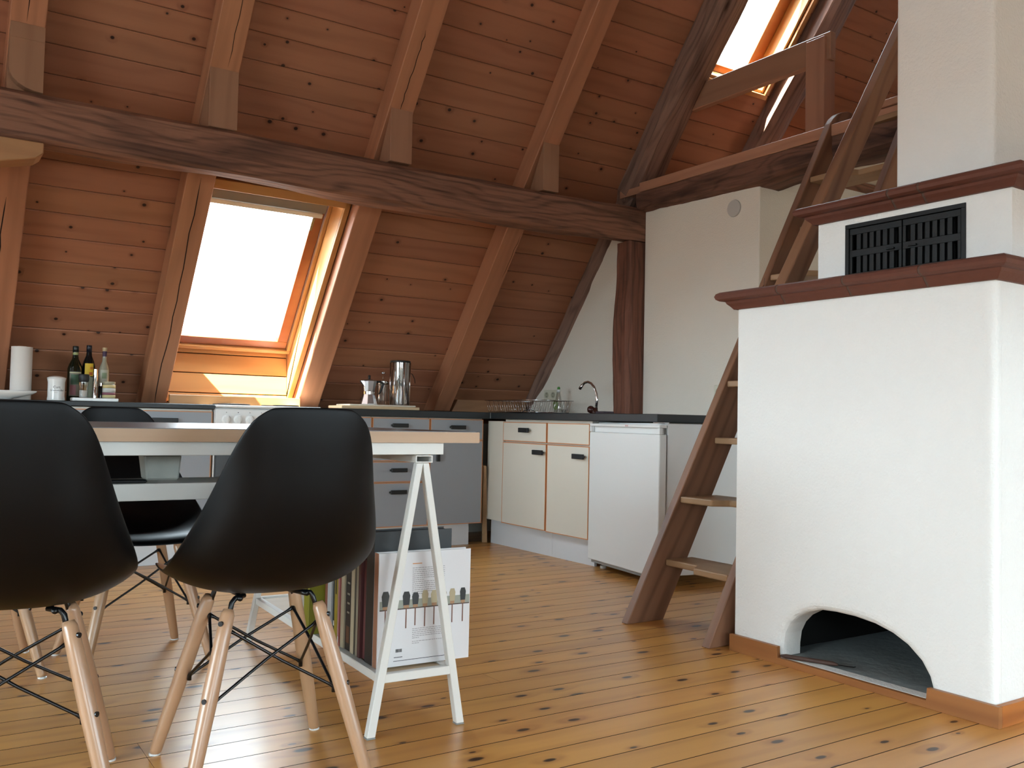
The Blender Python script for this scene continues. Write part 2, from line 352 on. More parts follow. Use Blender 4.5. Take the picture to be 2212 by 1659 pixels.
# far side of the roof behind the viewer, gable walls, low walls
YR = 1.30
def mir(p): return Vector((p.x, 2*YR-p.y, p.z))
bm = bmesh.new()
H2 = [(-1.6, .2, -2.80, -1.85), (1.3, 5.6, -2.85, -1.70)]
def mslab(bm, x0, x1, s0, s1): hexa(bm, [mir(rp(x, s, o)) for o in (.12, .22) for x, s in ((x0, s0), (x1, s0), (x1, s1), (x0, s1))])
mslab(bm, -2.75, 7.2, -2.95, H2[0][2]); mslab(bm, -2.75, 7.2, H2[0][3], 4.2)
for a, b in ((-2.75, H2[0][0]), (H2[0][1], H2[1][0]), (H2[1][1], 7.2)): mslab(bm, a, b, H2[0][2], H2[0][3])
c2 = mesh_obj('ceiling', bm, M_ceil); tag(c2, 'opposite pine roof slope behind the viewer', 'ceiling', kind='structure')
for i, h in enumerate(H2):
    wn = empty('window_%d' % (3+i), kind='structure'); f = bmesh.new()
    for a, b, c, d in ((h[0], h[1], h[2], h[2]+.06), (h[0], h[1], h[3]-.06, h[3]), (h[0], h[0]+.06, h[2]+.06, h[3]-.06), (h[1]-.06, h[1], h[2]+.06, h[3]-.06)):
        hexa(f, [mir(rp(x, s, o)) for o in (.16, .20) for x, s in ((a, c), (b, c), (b, d), (a, d))])
    mesh_obj('window_frame', f, M_sash, wn)
    g = bmesh.new(); hexa(g, [mir(rp(x, s, o)) for o in (.178, .182) for x, s in ((h[0]+.05, h[2]+.05), (h[1]-.05, h[2]+.05), (h[1]-.05, h[3]-.05), (h[0]+.05, h[3]-.05))])
    mesh_obj('pane', g, M_glass, wn)
    cc = mir(rp((h[0]+h[1])/2, (h[2]+h[3])/2, .23)); n2 = Vector((0, -ST, CT)); Y = Vector((0, CT, ST))
    portal('sky_portal', cc, Y.cross(n2), Y, h[1]-h[0], h[3]-h[2])
def wallpoly(name, x, pts, dx, mat=M_plaster, label=None):
    o = mesh_obj(name, prism(bmesh.new(), [(x, y, z) for y, z in pts], (dx, 0, 0)), mat); tag(o, label, 'wall', kind='structure'); return o
zr = rp(0, 0, .12).z; apex = (YR, (D0+.13-ST*YR)/CT)
yb = (D0+.13-CT*.3)/ST
# left gable, with a wide window opening: built from four pieces
GY0, GY1, GZ0, GZ1 = .2, 3.1, .35, 1.95
bm = bmesh.new()
prism(bm, [(-2.6, -3.2, 0), (-2.6, GY0, 0), (-2.6, GY0, apex[1]-1.277*(YR-GY0)), (-2.6, -3.2, .3)], (-.14, 0, 0))
prism(bm, [(-2.6, GY1, 0), (-2.6, 5.8, 0), (-2.6, 5.8, .2), (-2.6, GY1, apex[1]-1.277*(GY1-YR))], (-.14, 0, 0))
prism(bm, [(-2.6, GY0, 0), (-2.6, GY1, 0), (-2.6, GY1, GZ0), (-2.6, GY0, GZ0)], (-.14, 0, 0))
prism(bm, [(-2.6, GY0, GZ1), (-2.6, GY1, GZ1), (-2.6, GY1, 3.1), (-2.6, GY0, 3.1)], (-.14, 0, 0))
Q0, Q1, QT = .95, 1.75, 3.85
prism(bm, [(-2.6, GY0, 3.1), (-2.6, Q0, 3.1), (-2.6, Q0, apex[1]-1.277*(YR-Q0)), (-2.6, GY0, apex[1]-1.277*(YR-GY0))], (-.14, 0, 0))
prism(bm, [(-2.6, Q1, 3.1), (-2.6, GY1, 3.1), (-2.6, GY1, apex[1]-1.277*(GY1-YR)), (-2.6, Q1, apex[1]-1.277*(Q1-YR))], (-.14, 0, 0))
prism(bm, [(-2.6, Q0, QT), (-2.6, Q1, QT), (-2.6, Q1, apex[1]-1.277*(Q1-YR)), (-2.6, YR, apex[1]), (-2.6, Q0, apex[1]-1.277*(YR-Q0))], (-.14, 0, 0))
tag(mesh_obj('wall_left', bm, M_plaster), 'white gable wall with the window behind the viewer', 'wall', kind='structure')
wn = empty('window_5', kind='structure'); f = bmesh.new()
for y0, y1, z0, z1 in ((GY0, GY1, GZ0, GZ0+.06), (GY0, GY1, GZ1-.06, GZ1), (GY0, GY0+.06, GZ0+.06, GZ1-.06), (GY1-.06, GY1, GZ0+.06, GZ1-.06), (1.62, 1.68, GZ0+.06, GZ1-.06)): bx(f, -2.70, -2.64, y0, y1, z0, z1)
mesh_obj('window_frame', f, M_white, wn); mesh_obj('pane', box(-2.672, -2.668, GY0+.05, GY1-.05, GZ0+.05, GZ1-.05), M_glass, wn)
portal('sky_portal', (-2.76, (GY0+GY1)/2, (GZ0+GZ1)/2), (0, 1, 0), (0, 0, 1), GY1-GY0, GZ1-GZ0).matrix_world = (lambda mm: mm)(Matrix(((0, 0, -1, -2.76), (1, 0, 0, (GY0+GY1)/2), (0, -1, 0, (GZ0+GZ1)/2), (0, 0, 0, 1))))
mesh_obj('sun_blocker', box(-3.85, -2.741, GY0-.5, GY1+.5, GZ1+.06, GZ1+.10), M_white, wn)  # added board out of view, keeps direct sun from entering the wide window
wn = empty('window_6', kind='structure'); f = bmesh.new()
mesh_obj('sun_blocker', box(-3.45, -2.741, Q0-.5, Q1+.5, QT+.06, QT+.10), M_white, wn)  # unseen board added above the high window to block the steep sun
for y0, y1, z0, z1 in ((Q0, Q1, 3.1, 3.16), (Q0, Q1, QT-.06, QT), (Q0, Q0+.06, 3.16, QT-.06), (Q1-.06, Q1, 3.16, QT-.06)): bx(f, -2.70, -2.64, y0, y1, z0, z1)
mesh_obj('window_frame', f, M_white, wn); mesh_obj('pane', box(-2.672, -2.668, Q0+.05, Q1-.05, 3.15, QT-.05), M_glass, wn)
portal('sky_portal', (-2.76, 0, 0), (0, 1, 0), (0, 0, 1), Q1-Q0, QT-3.1).matrix_world = Matrix(((0, 0, -1, -2.76), (1, 0, 0, (Q0+Q1)/2), (0, -1, 0, (3.1+QT)/2), (0, 0, 0, 1)))
wallpoly('wall_far', 7.15, [(-3.2, 0), (5.8, 0), (5.8, .3), apex, (-3.2, .3)], .12, label='white gable wall far beyond the loft')
tag(mesh_obj('wall_back', box(-2.74, 7.27, 5.60, 5.74, -.03, .95), M_plaster), 'low white wall behind the kitchen units under the eaves', 'wall', kind='structure')
tag(mesh_obj('wall_front', box(-2.74, 7.27, -3.1, -2.96, -.03, 1.0), M_plaster), 'low white wall under the opposite eaves', 'wall', kind='structure')
# right gable triangle behind the sink, and the thicker wall block right of the post
zt = lambda y, off=.12: (D0+off-ST*y)/CT
wallpoly('wall_right', 3.75, [(4.30, -.02), (5.62, -.02), (5.62, .74), (4.585, 2.065), (4.30, 2.065)], .16, label='white gable wall in the shade behind the sink')
# block: plaster following the hewn beam at the top
bm = bmesh.new(); rr = random.Random(3); N = 14
top = [(3.275+(4.17-3.275)*i/N, 2.078+rr.uniform(-.006, .008)) for i in range(N+1)]
prism(bm, [(3.71, 3.275, 0)]+[(3.71, y, z) for y, z in top]+[(3.71, 4.17, 0)], (1.0, 0, 0))
wb = mesh_obj('wall_block', bm, M_plaster, bevel=.006, seg=2); wb.name = 'wall_right_block'
tag(wb, 'white plastered wall block between old post and ladder', 'wall', kind='structure')
mesh_obj('wall_inner', box(3.711, 4.62, 3.276, 3.34, 2.0, 2.243), M_plaster).name = 'wall_alcove'
tag(bpy.data.objects['wall_alcove'], 'white wall returning into the recess behind the ladder', 'wall', kind='structure')
tag(mesh_obj('wall_passage', box(5.4, 5.5, .2, 3.3, 0, 2.24), M_plaster), 'white wall at the back of the recess', 'wall', kind='structure')
#@@TIMBER
# ================================================================== RAFTERS
def rafter(x0, x1, label, slo, mat=M_raft, shi=4.0, thick=.121, zcut=None):
    """beam along the slope, cut level at the foot"""
    z = zcut if zcut is not None else None
    if z is not None: poly = [rp(x0, s_at_z(z, 0), 0), rp(x0, shi, 0), rp(x0, shi, thick), rp(x0, s_at_z(z, thick), thick)]
    else: poly = [rp(x0, slo, 0), rp(x0, shi, 0), rp(x0, shi, thick), rp(x0, slo, thick)]
    o = mesh_obj('rafter', prism(bmesh.new(), poly, (x1-x0, 0, 0)), mat, bevel=.004); return tag(o, label, 'rafter', group=None)
def crack(parent, pts, w=.003):
    bm = bmesh.new(); n = len(pts)
    L_ = []; R_ = []
    for i, (x, s) in enumerate(pts):
        ww = w*(1 if 0 < i < n-1 else .15)
        L_.append(bm.verts.new(rp(x-ww/2, s, -.0006))); R_.append(bm.verts.new(rp(x+ww/2, s, -.0006)))
    for i in range(n-1): bm.faces.new((L_[i], R_[i], R_[i+1], L_[i+1]))
    mesh_obj('crack', bm, M_crack, parent)
RX = [(.292, .425), (1.092, 1.228), (1.992, 2.132), (2.945, 3.068)]
labs = ['pine rafter at the far left, its seat block on the old beam curved', 'pine rafter immediately left of the large skylight over the cooker',
        'pine rafter immediately right of the large skylight over the cooker', 'pine rafter between the large skylight and the old dark rafter']
rafts = [rafter(a, b, l, 0, zcut=.850) for (a, b), l in zip(RX, labs)]
rr = random.Random(5)
def wander(x, s0, s1, n=14, a=.006):
    out = []; d = 0
    for i in range(n+1): d = d*.8+rr.uniform(-a, a); out.append((x+d, s0+(s1-s0)*i/n))
    return out
crack(rafts[0], wander(.352, -.70, .6), .004); crack(rafts[1], wander(1.167, -2.68, -1.26), .005); crack(rafts[1], wander(1.166, -.70, .4), .003)
crack(rafts[2], wander(2.06, -.72, -.3), .004); crack(rafts[3], wander(3.05, -1.3, -1.6, 6), .003); crack(rafts[0], wander(.335, -2.4, -1.5), .005)
for a, b, l in ((-.61, -.48, 'pine rafter left of the frame, first'), (-1.52, -1.39, 'pine rafter left of the frame, second')): rafter(a, b, l, 0, zcut=.3, shi=3.9)
# seat blocks on the old beam below the upper rafters
PT = 2.100
def block(x0, x1, yb_, label, chamfer=False, parent=None):
    zf = (D0-ST*4.188)/CT-.001
    bm = bmesh.new()
    if chamfer:
        # front outline with a quarter-round cut at the lower left
        pts = [(x0, zf), (x1, zf), (x1, PT+.004)]
        for i in range(7):
            t = i/6; pts.append((x1-.005-(x1-x0-.005)*math.sin(t*math.pi/2), PT+.004+.085*(1-math.cos(t*math.pi/2))))
        zb = (D0-ST*4.238)/CT-.001
        prism(bm, [(x, 4.186, min(z, zb)) for x, z in pts], (0, .050, 0)); hexa(bm, [(x0, 4.186, zb), (x1, 4.186, zb), (x1, 4.188, zb), (x0, 4.188, zb), (x0, 4.186, zf), (x1, 4.186, zf), (x1, 4.188, zf), (x0, 4.188, zf)])
        prism(bm, [(x0, 4.188, zb), (x0, 4.188, zf), (x0, 4.236, zb)], (x1-x0, 0, 0)); prism(bm, [(x0, 4.2365, zb-.002), (x0, 4.2365, PT+.003), (x0, yb_, PT+.003)], (x1-x0, 0, 0))
    else: prism(bm, [(x0, 4.188, zf), (x0, 4.188, PT+.003), (x0, yb_, PT+.003)], (x1-x0, 0, 0))
    return mesh_obj('seat_block', bm, M_block, parent, bevel=.002)
block(.296, .424, 4.36, '', True, rafts[0]); block(1.096, 1.226, 4.39, '', parent=rafts[1]); b3 = block(2.003, 2.126, 4.335, '', parent=rafts[2]); block(2.957, 3.066, 4.335, '', parent=rafts[3])
# old timbers
def purlin(t):
    x = -2.59+(3.78+2.59)*t; w = .012*math.sin(x*2.1)+.008*math.sin(x*5.3+1)
    return [(x, 4.17, 1.905+w*.4), (x, 4.185, 1.893+w*.4), (x, 4.30, 1.893+w), (x, 4.395, 1.955+w*.5), (x, 4.395, 2.095), (x, 4.20, 2.098+w*.4), (x, 4.17, 2.075+w*.5)]
old_beam('old_beam', purlin, 70, M_oldX, amp=.004, seed=2, label='massive dark hewn beam running along under the upper rafters', cat='beam')
def post(t):
    z = .846+(1.893-.846)*t; w = .006*math.sin(z*6)
    return [(3.612+w, 4.172, z), (3.80, 4.172, z), (3.80, 4.298, z), (3.596-w-.004*(1-t), 4.305, z), (3.592-w, 4.20, z), (3.600, 4.182, z)]
old_beam('old_post', post, 22, M_oldZ, amp=.004, seed=4, label='dark hewn post standing on the worktop beneath the old beam', cat='post')
def dark1(t):
    s = -2.70+(2.6+2.70)*t; w = .008*math.sin(s*4); b = .19 if s > -.95 else .06
    xr = 3.92 if s > -.95 else 3.80
    if s < -1.02: return [rp(3.742+w*.4, s, .06), rp(3.752+w*.4, s, .004), rp(3.79, s, .004), rp(3.80, s, .035), rp(3.80, s, .12), rp(3.733, s, .119)]
    return [rp(3.695+w, s, .0+.02), rp(3.74+w, s, -.004), rp(3.83+w, s, .004), rp(xr+w, s, .035), rp(xr+w, s, .12), rp(3.70, s, .12)]
old_beam('old_rafter', dark1, 60, M_oldS, amp=.005, seed=6, label='dark old rafter rising where the lower gable wall meets the loft', cat='rafter')
def dark2(t):
    s = -1.2+(2.6+1.2)*t; w = .008*math.sin(s*3+1)
    return [rp(4.535+w, s, .02), rp(4.57+w, s, -.005), rp(4.66+w, s, .004), rp(4.72+w, s, .03), rp(4.73+w, s, .12), rp(4.535, s, .12)]
old_beam('old_rafter', dark2, 46, M_oldS, amp=.006, seed=8, label='weathered old rafter right of the small skylight above the loft', cat='rafter')
def bracket_obj():
    bm = bmesh.new(); pts = [(.432, 1.889), (.432, 1.845), (.405, 1.822), (.28, 1.79), (.02, 1.735), (-.3, 1.70), (-.55, 1.70), (-.55, 1.889)]
    prism(bm, [(x, 4.150, z) for x, z in pts], (0, .14, 0))
    o = mesh_obj('saddle_bracket', bm, M_pineX, bevel=.004); tag(o, 'light pine bracket with a tapered end under the old beam at the left edge', 'bracket')
bracket_obj()
# short timber lying behind the drying rack
tag(mesh_obj('eaves_batten', prism(bmesh.new(), [(3.09, 5.40, .846), (3.135, 5.40, .930), (3.70, 5.40, .930), (3.70, 5.40, .846)], (0, .03, 0)), M_pineX), 'reddish pine board standing at the back of the worktop behind the drying rack', 'board')
# ================================================================== LOFT
def loftbeam(t):
    y = 4.20-(4.20-1.2)*t; w = .010*math.sin(y*5)+.006*math.sin(y*11)
    return [(3.66, y, 2.192), (3.655, y, 2.12+w), (3.665, y, 2.085+w), (3.72, y, 2.068+w*.8+(.0 if y > 3.25 else -.008)), (3.86, y, 2.068+w), (3.87, y, 2.192)]
old_beam('old_loft_beam', loftbeam, 44, M_oldY, amp=.005, seed=9, label='dark hewn beam carrying the front edge of the loft above the white wall', cat='beam')
lf = empty('loft_platform', (3.66, 3, 2.24)); tag(lf, 'sleeping loft floor with a light pine edge board above the dark beam', 'loft')
def pt(o, parent): o.parent = parent; o.matrix_parent_inverse = parent.matrix_basis.inverted(); return o
pt(mesh_obj('edge_board', box(3.652, 3.70, 1.2, 4.165, 2.193, 2.250), M_pineY, bevel=.003), lf)
pt(mesh_obj('deck', box(3.70, 7.1, 1.0, 4.40, 2.205, 2.248), M_pineY), lf)
pt(mesh_obj('deck_underside', box(3.88, 7.1, 1.0, 3.27, 2.190, 2.204), M_plaster), lf)
rail = empty('loft_railing', (3.66, 3.2, 2.25)); tag(rail, 'brown wooden guard rail on the loft edge in front of the small skylight', 'railing')
def rl(t):
    y = 3.76-(3.76-2.80)*t
    return [(3.665, y, 2.578), (3.665, y, 2.714), (3.70, y, 2.716), (3.70, y, 2.576)]
pt(mesh_obj('rail', hexa(bmesh.new(), [(3.90, 3.99, 2.695), (3.945, 3.99, 2.695), (3.945, 2.984, 2.695), (3.90, 2.984, 2.695), (3.90, 3.88, 2.841), (3.945, 3.88, 2.841), (3.945, 2.984, 2.841), (3.90, 2.984, 2.841)]), M_pineY, bevel=.004), rail)
pt(mesh_obj('rail_post', box(3.880, 3.97, 3.007, 3.124, 2.251, 2.819), M_pineZ, bevel=.003), rail)
# threshold and top treads at the ladder head, right of it
th = mesh_obj('loft_threshold', box(3.64, 3.78, 1.6, 2.56, 2.252, 2.285), M_pineY, bevel=.003); tag(th, 'pine threshold strip on the loft edge at the head of the ladder', 'threshold')
# dark frame post and head trim in the recess
tag(mesh_obj('recess_strip', box(3.90, 4.75, 3.20, 3.272, 2.158, 2.188), M_oldX), 'thin dark timber strip above the recess behind the ladder', 'trim')
tag(mesh_obj('recess_post', box(4.62, 4.74, 3.15, 3.27, .0, 2.157), M_oldZ, bevel=.006), 'dark timber post in the recess behind the ladder', 'post')
# ================================================================== SKYLIGHT over the cooker (window_1)
def ribbon(bm, x0, x1, s0, s1, o0, o1): slab(bm, x0, x1, s0, s1, o0, o1)
w1 = empty('window_1', rp(1.6, -1.9, .2), kind='structure'); tag(w1, 'large roof window with pine lining over the cooker', 'window')
XC = 1.955; XL_ = 1.185; XF = 1.985
# casing (band facing the room), offset .077 .. .095
bm = bmesh.new(); ribbon(bm, XC, XF, -2.68, -1.30, .077, .097); pt(mesh_obj('casing', bm, M_frame, bevel=.002), w1)
bm = bmesh.new(); ribbon(bm, 1.2295, XF, -1.338, -1.285, .077, .097); pt(mesh_obj('casing', bm, M_frameX, bevel=.002), w1)
# cheeks
YP = 5.450
def cheek(x, dx, o0=.0975, name='cheek'):
    a = rp(x, -1.338, o0); b = rp(x, -1.338, .34); c = rp(x, s_at_z(1.22, .34), .34)
    z0 = .862
    pl = [a, b, c, Vector((x, YP+.06, 1.19)), Vector((x, YP+.03, z0)), rp(x, s_at_z(z0, o0), o0)]
    pt(mesh_obj(name, prism(bmesh.new(), pl, (dx, 0, 0)), M_frame), w1)
cheek(XC, .018); cheek(XL_, -.016, .1225)
# head lining
bm = bmesh.new(); ribbon(bm, XL_, XC, -1.3375, -1.323, .122, .34); ribbon(bm, 1.2295, XC-.0005, -1.3375, -1.323, .0975, .1215); pt(mesh_obj('head_lining', bm, M_frameX), w1)
# outer frame + sash
def rframe(x0, x1, s0, s1, w, o0, o1, name, matv, math_, wb=None):
    wb = wb or w
    for a, b, c, d, mt in ((x0, x1, s0, s0+wb, math_), (x0, x1, s1-w, s1, math_), (x0, x0+w, s0+wb, s1-w, matv), (x1-w, x1, s0+wb, s1-w, matv)):
        bm = bmesh.new(); ribbon(bm, a, b, c, d, o0, o1); pt(mesh_obj(name, bm, mt, bevel=.002), w1)
rframe(XL_+.001, XC-.001, -2.425, -1.365, .022, .235, .34, 'outer_frame', M_frame, M_frameX)
rframe(XL_+.024, XC-.026, -2.40, -1.39, .062, .255, .31, 'sash', M_sash, M_sash, .05)
bm = bmesh.new(); ribbon(bm, XL_+.08, XC-.08, -2.355, -1.44, .284, .290); pt(mesh_obj('pane', bm, M_glass), w1)
# ventilation flap and bar at the top of the sash
bm = bmesh.new(); ribbon(bm, XL_+.03, XC-.03, -1.462, -1.400, .235, .254); pt(mesh_obj('vent_bar', bm, plain('grey_vent', '#7f7a6e', .5), bevel=.003), w1)
bm = bmesh.new(); ribbon(bm, XL_+.03, XC-.045, -1.490, -1.464, .228, .252); pt(mesh_obj('blind_bar', bm, plain('cream_bar', '#cfc8b4', .5), bevel=.003), w1)
bm = bmesh.new(); ribbon(bm, XC-.10, XC-.085, -1.57, -1.492, .225, .250); pt(mesh_obj('latch', bm, M_chrome, bevel=.002), w1)
# vertical apron of boards below the glass
zz = [.862, .918, 1.035, 1.150, 1.195]
for a, b in zip(zz[:-1], zz[1:]):
    lean = lambda z: (z-.862)*.088
    q = bmesh.new(); hexa(q, [(XL_+.001, YP+lean(a), a+.003), (XC-.001, YP+lean(a), a+.003), (XC-.001, YP+.02+lean(a), a+.003), (XL_+.001, YP+.02+lean(a), a+.003), (XL_+.001, YP+lean(b), b-.002), (XC-.001, YP+lean(b), b-.002), (XC-.001, YP+.02+lean(b), b-.002), (XL_+.001, YP+.02+lean(b), b-.002)])
    pt(mesh_obj('apron_board', q, M_frameX, bevel=.003, seg=1), w1)
q = bmesh.new(); hexa(q, [(XL_+.001, YP+.0205, .864), (XC-.001, YP+.0205, .864), (XC-.001, YP+.035, .864), (XL_+.001, YP+.035, .864), (XL_+.001, YP+.050, 1.195), (XC-.001, YP+.050, 1.195), (XC-.001, YP+.064, 1.195), (XL_+.001, YP+.064, 1.195)])
pt(mesh_obj('apron_back', q, M_crack), w1)
pt(mesh_obj('sill', box(XL_+.001, XC-.001, YP+.022, YP+.10, 1.197, 1.222), M_frameX, bevel=.003), w1)
pt(mesh_obj('sill_cover', box(1.2295, 1.99, YP-.11, YP-.001, .850, .861), M_frameX), w1)
pt(mesh_obj('skirting', box(1.2295, 1.99, YP-.132, YP-.112, .850, .902), M_frameX, bevel=.002), w1)
portal('sky_portal', rp(1.6, -1.9, .36), (-1, 0, 0), TUP, .66, 1.0)
# ---- small skylight above the loft (window_2)
w2 = empty('window_2', rp(4.2, .4, .2), kind='structure'); tag(w2, 'narrow roof window above the loft, half hidden by the guard rail', 'window')
def w2part(name, x0, x1, s0, s1, o0, o1, mt):
    bm = bmesh.new(); ribbon(bm, x0, x1, s0, s1, o0, o1); pt(mesh_obj(name, bm, mt, bevel=.002), w2)
w2part('cheek', 4.452, 4.469, -.13, .945, .122, .36, M_frame); w2part('cheek', 3.931, 3.948, -.13, .945, .122, .36, M_frame)
w2part('sill', 3.949, 4.451, -.133, -.115, .122, .36, M_frameX); w2part('head_lining', 3.949, 4.451, .925, .945, .122, .36, M_frameX)
for a, b, c, d in ((3.949, 4.451, -.114, -.07), (3.949, 4.451, .88, .924), (3.949, 3.99, -.069, .879), (4.36, 4.451, -.069, .879)): w2part('sash', a, b, c, d, .25, .32, M_sash)
w2part('pane', 3.985, 4.365, -.075, .885, .284, .29, M_glass)
for a, b, c, d in ((3.90, 4.50, -.165, -.134), (4.471, 4.50, -.133, .95)): w2part('casing', a, b, c, d, .100, .119, M_frame)
portal('sky_portal', rp(4.2, .4, .38), (-1, 0, 0), TUP, .50, 1.05)
#@@STOVE
# ================================================================== MASONRY STOVE
st = empty('masonry_stove', (2.9, 1.8, 0)); tag(st, 'white plastered masonry stove with terracotta ledges beside the ladder', 'stove')
SX, SY0, SY1 = 2.49, 1.357, 2.290
arch = [(2.087, .022), (2.086, .06), (2.080, .10), (2.062, .135), (2.035, .163), (1.995, .186), (1.94, .203), (1.88, .207), (1.81, .206), (1.74, .198), (1.68, .182), (1.63, .158), (1.585, .122), (1.560, .085), (1.549, .05), (1.547, .022)]
def quadgrid_front():
    """front face x=SX with the arch hole, rounded lip, niche, and the rest of the body"""
    bm = bmesh.new()
    Zt = 1.222
    outer = []
    # outer boundary points matched to arch points (left side up, along top, right side down)
    n = len(arch); 
    for i, (y, z) in enumerate(arch):
        t = i/(n-1)
        # perimeter of the face from (SY1,0.0) up, across, down
        per = [(SY1, 0), (SY1, Zt), (SY0, Zt), (SY0, 0)]; Ls = [Zt, SY1-SY0, Zt]; tot = sum(Ls)
        # weight by angle around arch centre
        cy, cz = 1.82, .02; ang = math.atan2(z-cz, -(y-cy))   # pi at left .. 0 at right
        dy, dz = -math.cos(ang), math.sin(ang)
        if i == 0: outer.append((SY1, .0)); continue
        if i == n-1: outer.append((SY0, .0)); continue
        k = 1e9
        if dz > 1e-6: k = min(k, (Zt-cz)/dz)
        if dy > 1e-6: k = min(k, (SY1-cy)/dy)
        if dy < -1e-6: k = min(k, (SY0-cy)/dy)
        outer.append((cy+dy*k, cz+dz*k))
    # insert corners
    pts = []
    for i in range(n):
        pts.append((arch[i], outer[i]))
    # make corners exact: shift the closest outer points
    for c in ((SY1, Zt), (SY0, Zt)):
        j = min(range(n), key=lambda q: (outer[q][0]-c[0])**2+(outer[q][1]-c[1])**2); pts[j] = (arch[j], c)
    lip = .030
    def lipv(i, k):      # rounded lip rings going inwards
        (y, z) = arch[i]; cy, cz = 1.82, .05; d = Vector((y-cy, z-cz)); d.normalize()
        a = k/4*math.pi/2; off = lip*(1-math.sin(a)); xx = SX+lip*(1-math.cos(a))
        return (xx, y+d.x*off, max(z+d.y*off, .0 if i in (0, n-1) else .0))
    O = [bm.verts.new((SX, p[1][0], p[1][1])) for p in pts]
    rings = [[bm.verts.new(lipv(i, k)) for i in range(n)] for k in range(5)]
    back = [bm.verts.new((SX+.10, arch[i][0], arch[i][1])) for i in range(n)]
    seq = [O]+rings+[back]
    for a, b in zip(seq[:-1], seq[1:]):
        for i in range(n-1): bm.faces.new((a[i], a[i+1], b[i+1], b[i]))
    # strips under the lip ends
    return bm
fb = quadgrid_front()
for v in fb.verts:
    if v.co.y < SY0+.001: v.co.y = SY0+.0300
body_front = mesh_obj('stove_front', fb, M_plaster2, smooth=False)
for p in body_front.data.polygons: p.use_smooth = False
pt(body_front, st)
# rest of the lower body (sides, back, top) as a box with open front -> rounded corner toward the viewer
bm = bmesh.new(); X1 = 3.45; Zt = 1.222; r = .028
bx(bm, SX+.0005, SX+.10, 2.118, SY1, 0, Zt); bx(bm, SX+.0005, SX+.10, SY0+.031, 1.518, 0, Zt); bx(bm, SX+.0305, SX+.10, SY0, SY0+.0305, 0, Zt); bx(bm, SX+.0005, SX+.10, 1.518, 2.118, .238, Zt); 
bx(bm, SX+.10, X1, SY0, SY1, .30, Zt); bx(bm, SX+.10, X1, 2.16, SY1, 0, .30); bx(bm, SX+.10, X1, SY0, 1.47, 0, .30)
bmesh.ops.remove_doubles(bm, verts=bm.verts[:], dist=1e-5)
pt(mesh_obj('stove_body', bm, M_plaster2), st)
pt(mesh_obj('hearth_slab', box(SX+.012, 3.35, 1.475, 2.155, -.02, .020), M_slate, bevel=.003), st)
pt(mesh_obj('hearth_lip', box(SX+.0005, SX+.045, 1.549, 2.086, .0205, .0225), M_plaster2), st)
bm = bmesh.new(); bx(bm, 3.30, 3.36, 1.47, 2.16, .02, .30); bx(bm, SX+.101, 3.30, 1.471, 1.476, .02, .299); bx(bm, SX+.101, 3.3, 2.154, 2.159, .02, .299); bx(bm, SX+.101, 3.3, 1.476, 2.154, .294, .299)
pt(mesh_obj('niche_lining', bm, M_nearblack), st)
bm = bmesh.new(); tube(bm, [(3.0, 2.15-.68*i/10, .150+.03*math.sin(i/10*math.pi)) for i in range(11)], .022, 8); pt(mesh_obj('niche_rib', bm, plain('rib_plaster', '#6f6552', .9), smooth=True), st)  # dull brown-grey rib across the niche
# rounded corner of the lower body (soft plaster edge)
bm = bmesh.new(); CR = .022
prism(bm, [(SX+CR-CR*math.cos(a), SY0+CR-CR*math.sin(a), 0) for a in [math.pi/2*i/8 for i in range(9)]]+[(SX+.03, SY0, 0), (SX+.03, SY0+.03, 0), (SX, SY0+.03, 0)], (0, 0, 1.222)); pt(mesh_obj('stove_corner', bm, M_plaster2, smooth=True), st).modifiers.new('es', 'EDGE_SPLIT').split_angle = R(30)
# upper body + chimney
def rbox(name, x0, x1, y0, y1, z0, z1, r, mat, parent):
    o = mesh_obj(name, box(x0, x1, y0, y1, z0, z1), mat, bevel=r, seg=4); 
    for p in o.data.polygons: p.use_smooth = True
    return pt(o, parent)
bm = bmesh.new()
VY0, VY1, VZ0, VZ1 = 1.494, 1.908, 1.275, 1.468
UX, UY0, UY1 = 2.58, 1.360, 2.017
# upper body with opening for the vent door (front built from four pieces)
bx(bm, UX, UX+.06, VY1, UY1, 1.27, 1.488); bx(bm, UX, UX+.06, UY0, VY0, 1.27, 1.488); bx(bm, UX, UX+.06, VY0, VY1, VZ1, 1.488); bx(bm, UX, UX+.06, VY0, VY1, 1.27, VZ0)
bx(bm, UX+.06, X1, UY0, UY1, 1.27, 1.488); bmesh.ops.remove_doubles(bm, verts=bm.verts[:], dist=1e-5)
pt(mesh_obj('upper_body', bm, M_plaster2), st)
rbox('chimney', 2.65, 3.20, 1.452, 1.776, 1.535, 5.2, .02, M_plaster2, st)
